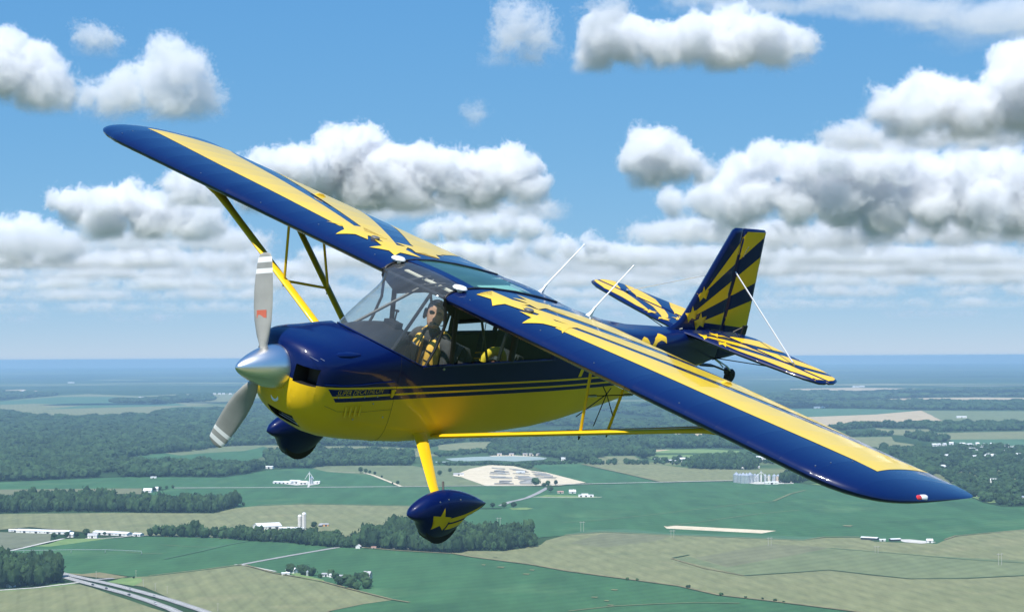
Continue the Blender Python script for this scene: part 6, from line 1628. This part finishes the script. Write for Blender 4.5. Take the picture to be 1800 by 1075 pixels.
m = MB(); m.loft([[hv(.100+dx, y, -.028+dz) for dx, y, dz in ((0,-.006,.03),(.0,.006,.03),(.010,.010,.0),(.022,.012,-.022),(.026,.0,-.026),(.022,-.012,-.022),(.010,-.010,0))],[hv(.085, y, -.028+dz) for y, dz in ((-.006,.03),(.006,.03),(.012,.0),(.017,-.024),(0,-.030),(-.017,-.024),(-.012,0))]]); part(m, 'nose', SKIN, head)
m = MB(); m.loft([[hv(.097-.012*(y/.026)**2, y, -.070+.009*math.cos(t)) + Vector((0,0,0)) for t in (0,1.05,2.1,3.14,4.2,5.2)] if False else [hv(.094-.012*(y/.026)**2+.007*math.sin(t), y, -.070+.011*(1-(y/.03)**2)*math.cos(t)) for t in (0,1.05,2.1,3.14,4.2,5.2)] for y in (-.026,-.013,0,.013,.026)]); part(m, 'mouth', LIP, head)
for s in (-1, 1):
    m = MB(); m.loft([[hv(.0+.018*math.cos(t)*q, s*(.078+.008*h), -.02+.030*math.sin(t)*q) for t in [2*math.pi*k/12 for k in range(12)]] for h, q in ((-1,.8),(0,1),(1,.85))]); part(m, 'ear', SKIN, head)
    m = MB(); m.loft([[hv(.094-.02*abs(s*.034+.021*math.cos(t))/.05 + dx, s*.032+.026*math.cos(t)*q, .014+.016*math.sin(t)*q) for t in [2*math.pi*k/14 for k in range(14)]] for dx, q in ((0,1),(.010,1),(.013,.85))]); part(m, 'sunglasses', LENS, head)
    m = MB(); m.loft([[hv(.0+.040*math.cos(t)*q, s*(.082+.026*h), -.015+.048*math.sin(t)*q) for t in [2*math.pi*k/16 for k in range(16)]] for h, q in ((0,.9),(.3,1.05),(.8,1.0),(1,.8))]); part(m, 'headset_cup', HELM, head)
# black soft cap down to the ears and a short dark beard shadow
m = MB(); rg = []
for z, rx, ry, xo in [(.015,.104,.084,-.012),(.035,.108,.086,-.010),(.06,.106,.085,-.010),(.085,.097,.078,-.010),(.107,.075,.062,-.010),(.124,.040,.034,-.010),(.130,.008,.008,-.010)]:
    rg.append([hv(xo + rx*math.cos(a)*(1 if math.cos(a) < .2 else .97), ry*math.sin(a), z + (.030 if math.cos(a) > .3 and z < .03 else 0) - (.055*max(0,-math.cos(a)) if z < .03 else 0)) for a in [2*math.pi*k/28 for k in range(28)]])
m.loft(rg, 0, True); part(m, 'cap', HELM, head)
m = MB(); m.loft([[hv(.02-.115*abs(math.cos(a))**1.0*0 + .0, .088*math.cos(a), .0+.135*math.sin(a)) + head_rot@Vector((dx,0,0)) for dx in (-.012,.012)] for a in np.linspace(0, math.pi, 15)], 0, False, False); part(m, 'headband', HELM, head)
m = MB(); m.tube([hv(.02,.10,-.045), hv(.075,.085,-.085), hv(.112,.035,-.082), hv(.115,.015,-.078)], .004, 6); m.tube([hv(.113,.025,-.079), hv(.116,.005,-.077)], .010, 8); part(m, 'microphone_boom', HELM, head)
# vest panels, collar and harness straps
def chest(y, z): return Vector((-2.12 + .05*max(0,.1-z)*0 - .9*y*y - .55*max(0, z-.12)**1.0*.75, y, z))
def panel(y0, y1, z0, z1, th, mat, name, taper=0.0):
    m = MB(); rows = []
    for t in np.linspace(0, 1, 8):
        z = z0+(z1-z0)*t; a = y0 + taper*t; b = y1 + taper*t*.6
        row = []
        for u in np.linspace(0, 1, 6): row.append(chest(a+(b-a)*u, z) - SEATP + Vector((th*(.5+1.2*math.sin(math.pi*u)*math.sin(math.pi*min(1,max(0,t)))**.5),0,.3*th*math.sin(math.pi*u))))
        for u in np.linspace(1, 0, 6): row.append(chest(a+(b-a)*u, z) - SEATP - Vector((.03,0,0)))
        rows.append(row)
    m.loft(rows); return part(m, name, mat, body, auto=.9)
panel(.045,.165,-.10,.235,.030, VEST, 'vest_panel', -.01); panel(-.165,-.045,-.10,.235,.030, VEST, 'vest_panel', .01)
for s in (-1, 1):
    m = MB(); m.tube([chest(s*.10,.235)-SEATP+Vector((.01,0,.0)), B(-2.235,s*.10,.285), B(-2.33,s*.10,.22)], .030, 8, flat=.5); part(m, 'vest_collar', VEST, body)
    m = MB(); m.tube([chest(s*.055,.24)-SEATP+Vector((.012,0,.02)), chest(s*.05,.05)-SEATP+Vector((.045,0,0)), chest(s*.03,-.12)-SEATP+Vector((.05,0,0))], .014, 6, flat=.4); part(m, 'harness_strap', HELM, body)
    for z in (.03,.12):
        m = MB(); m.box(chest(s*.105, z)-SEATP+Vector((.045,0,0)), (.012,.07,.012)); part(m, 'vest_buckle', HELM, body)
# folded yellow vest lying in the back of the cabin
bag = empty('life_vest', (0,0,0)); bag.matrix_world = Matrix.Translation(TW + RW @ Vector((-2.95,.12,-.02))) @ RW.to_4x4()
m = MB(); rr = []
for a in np.linspace(.1, math.pi-.1, 14): rr.append([Vector((.13*math.cos(a)+ .045*math.cos(t)*math.cos(a), .035*math.sin(t), .02+.105*math.sin(a)+.045*math.cos(t)*math.sin(a))) for t in [2*math.pi*k/10 for k in range(10)]])
m.loft(rr); m.build('collar_pad', paint('lemon_vest', (.92,.60,.03), .7, vary=.1), bag, auto=.8)
m = MB(); m.loft([[Vector((.02+.07*q*math.cos(t), .02+.05*q*math.sin(t), z)) for t in [2*math.pi*k/10 for k in range(10)]] for z, q in ((-.06,1.3),(-.02,1.4),(.03,1.0),(.05,.4))]); m.build('folded_flap', paint('brown_strap', (.25,.10,.05), .8, vary=.2), bag, auto=.8)
bag.name = 'life_vest'
tag(bag, 'folded yellow life vest lying behind the pilot inside the cabin window', 'vest')
# ------------------------------------------------------------------ haze
HAZE_TOP = CAM_H + 5.0
_hv = [(x, y, z) for x in (-61000, 61000) for y in (-21000, 59500) for z in (-1.0, HAZE_TOP)]
_hf = [(0, 1, 3, 2), (4, 6, 7, 5), (0, 4, 5, 1), (2, 3, 7, 6), (0, 2, 6, 4), (1, 5, 7, 3)]
_hm = bpy.data.materials.new('haze_air'); _hm.use_nodes = True
_hn = _hm.node_tree; _hn.nodes.clear()
_ho = _hn.nodes.new('ShaderNodeOutputMaterial'); _hp = _hn.nodes.new('ShaderNodeVolumePrincipled')
_hp.inputs['Density'].default_value = 5.2e-5
_hp.inputs['Color'].default_value = (0.41, 0.64, 0.88, 1)
nlink(_hn, _hp.outputs[0], _ho.inputs['Volume'])
haze = mesh_obj('haze', _hv, _hf, _hm)
tag(haze, kind='stuff')
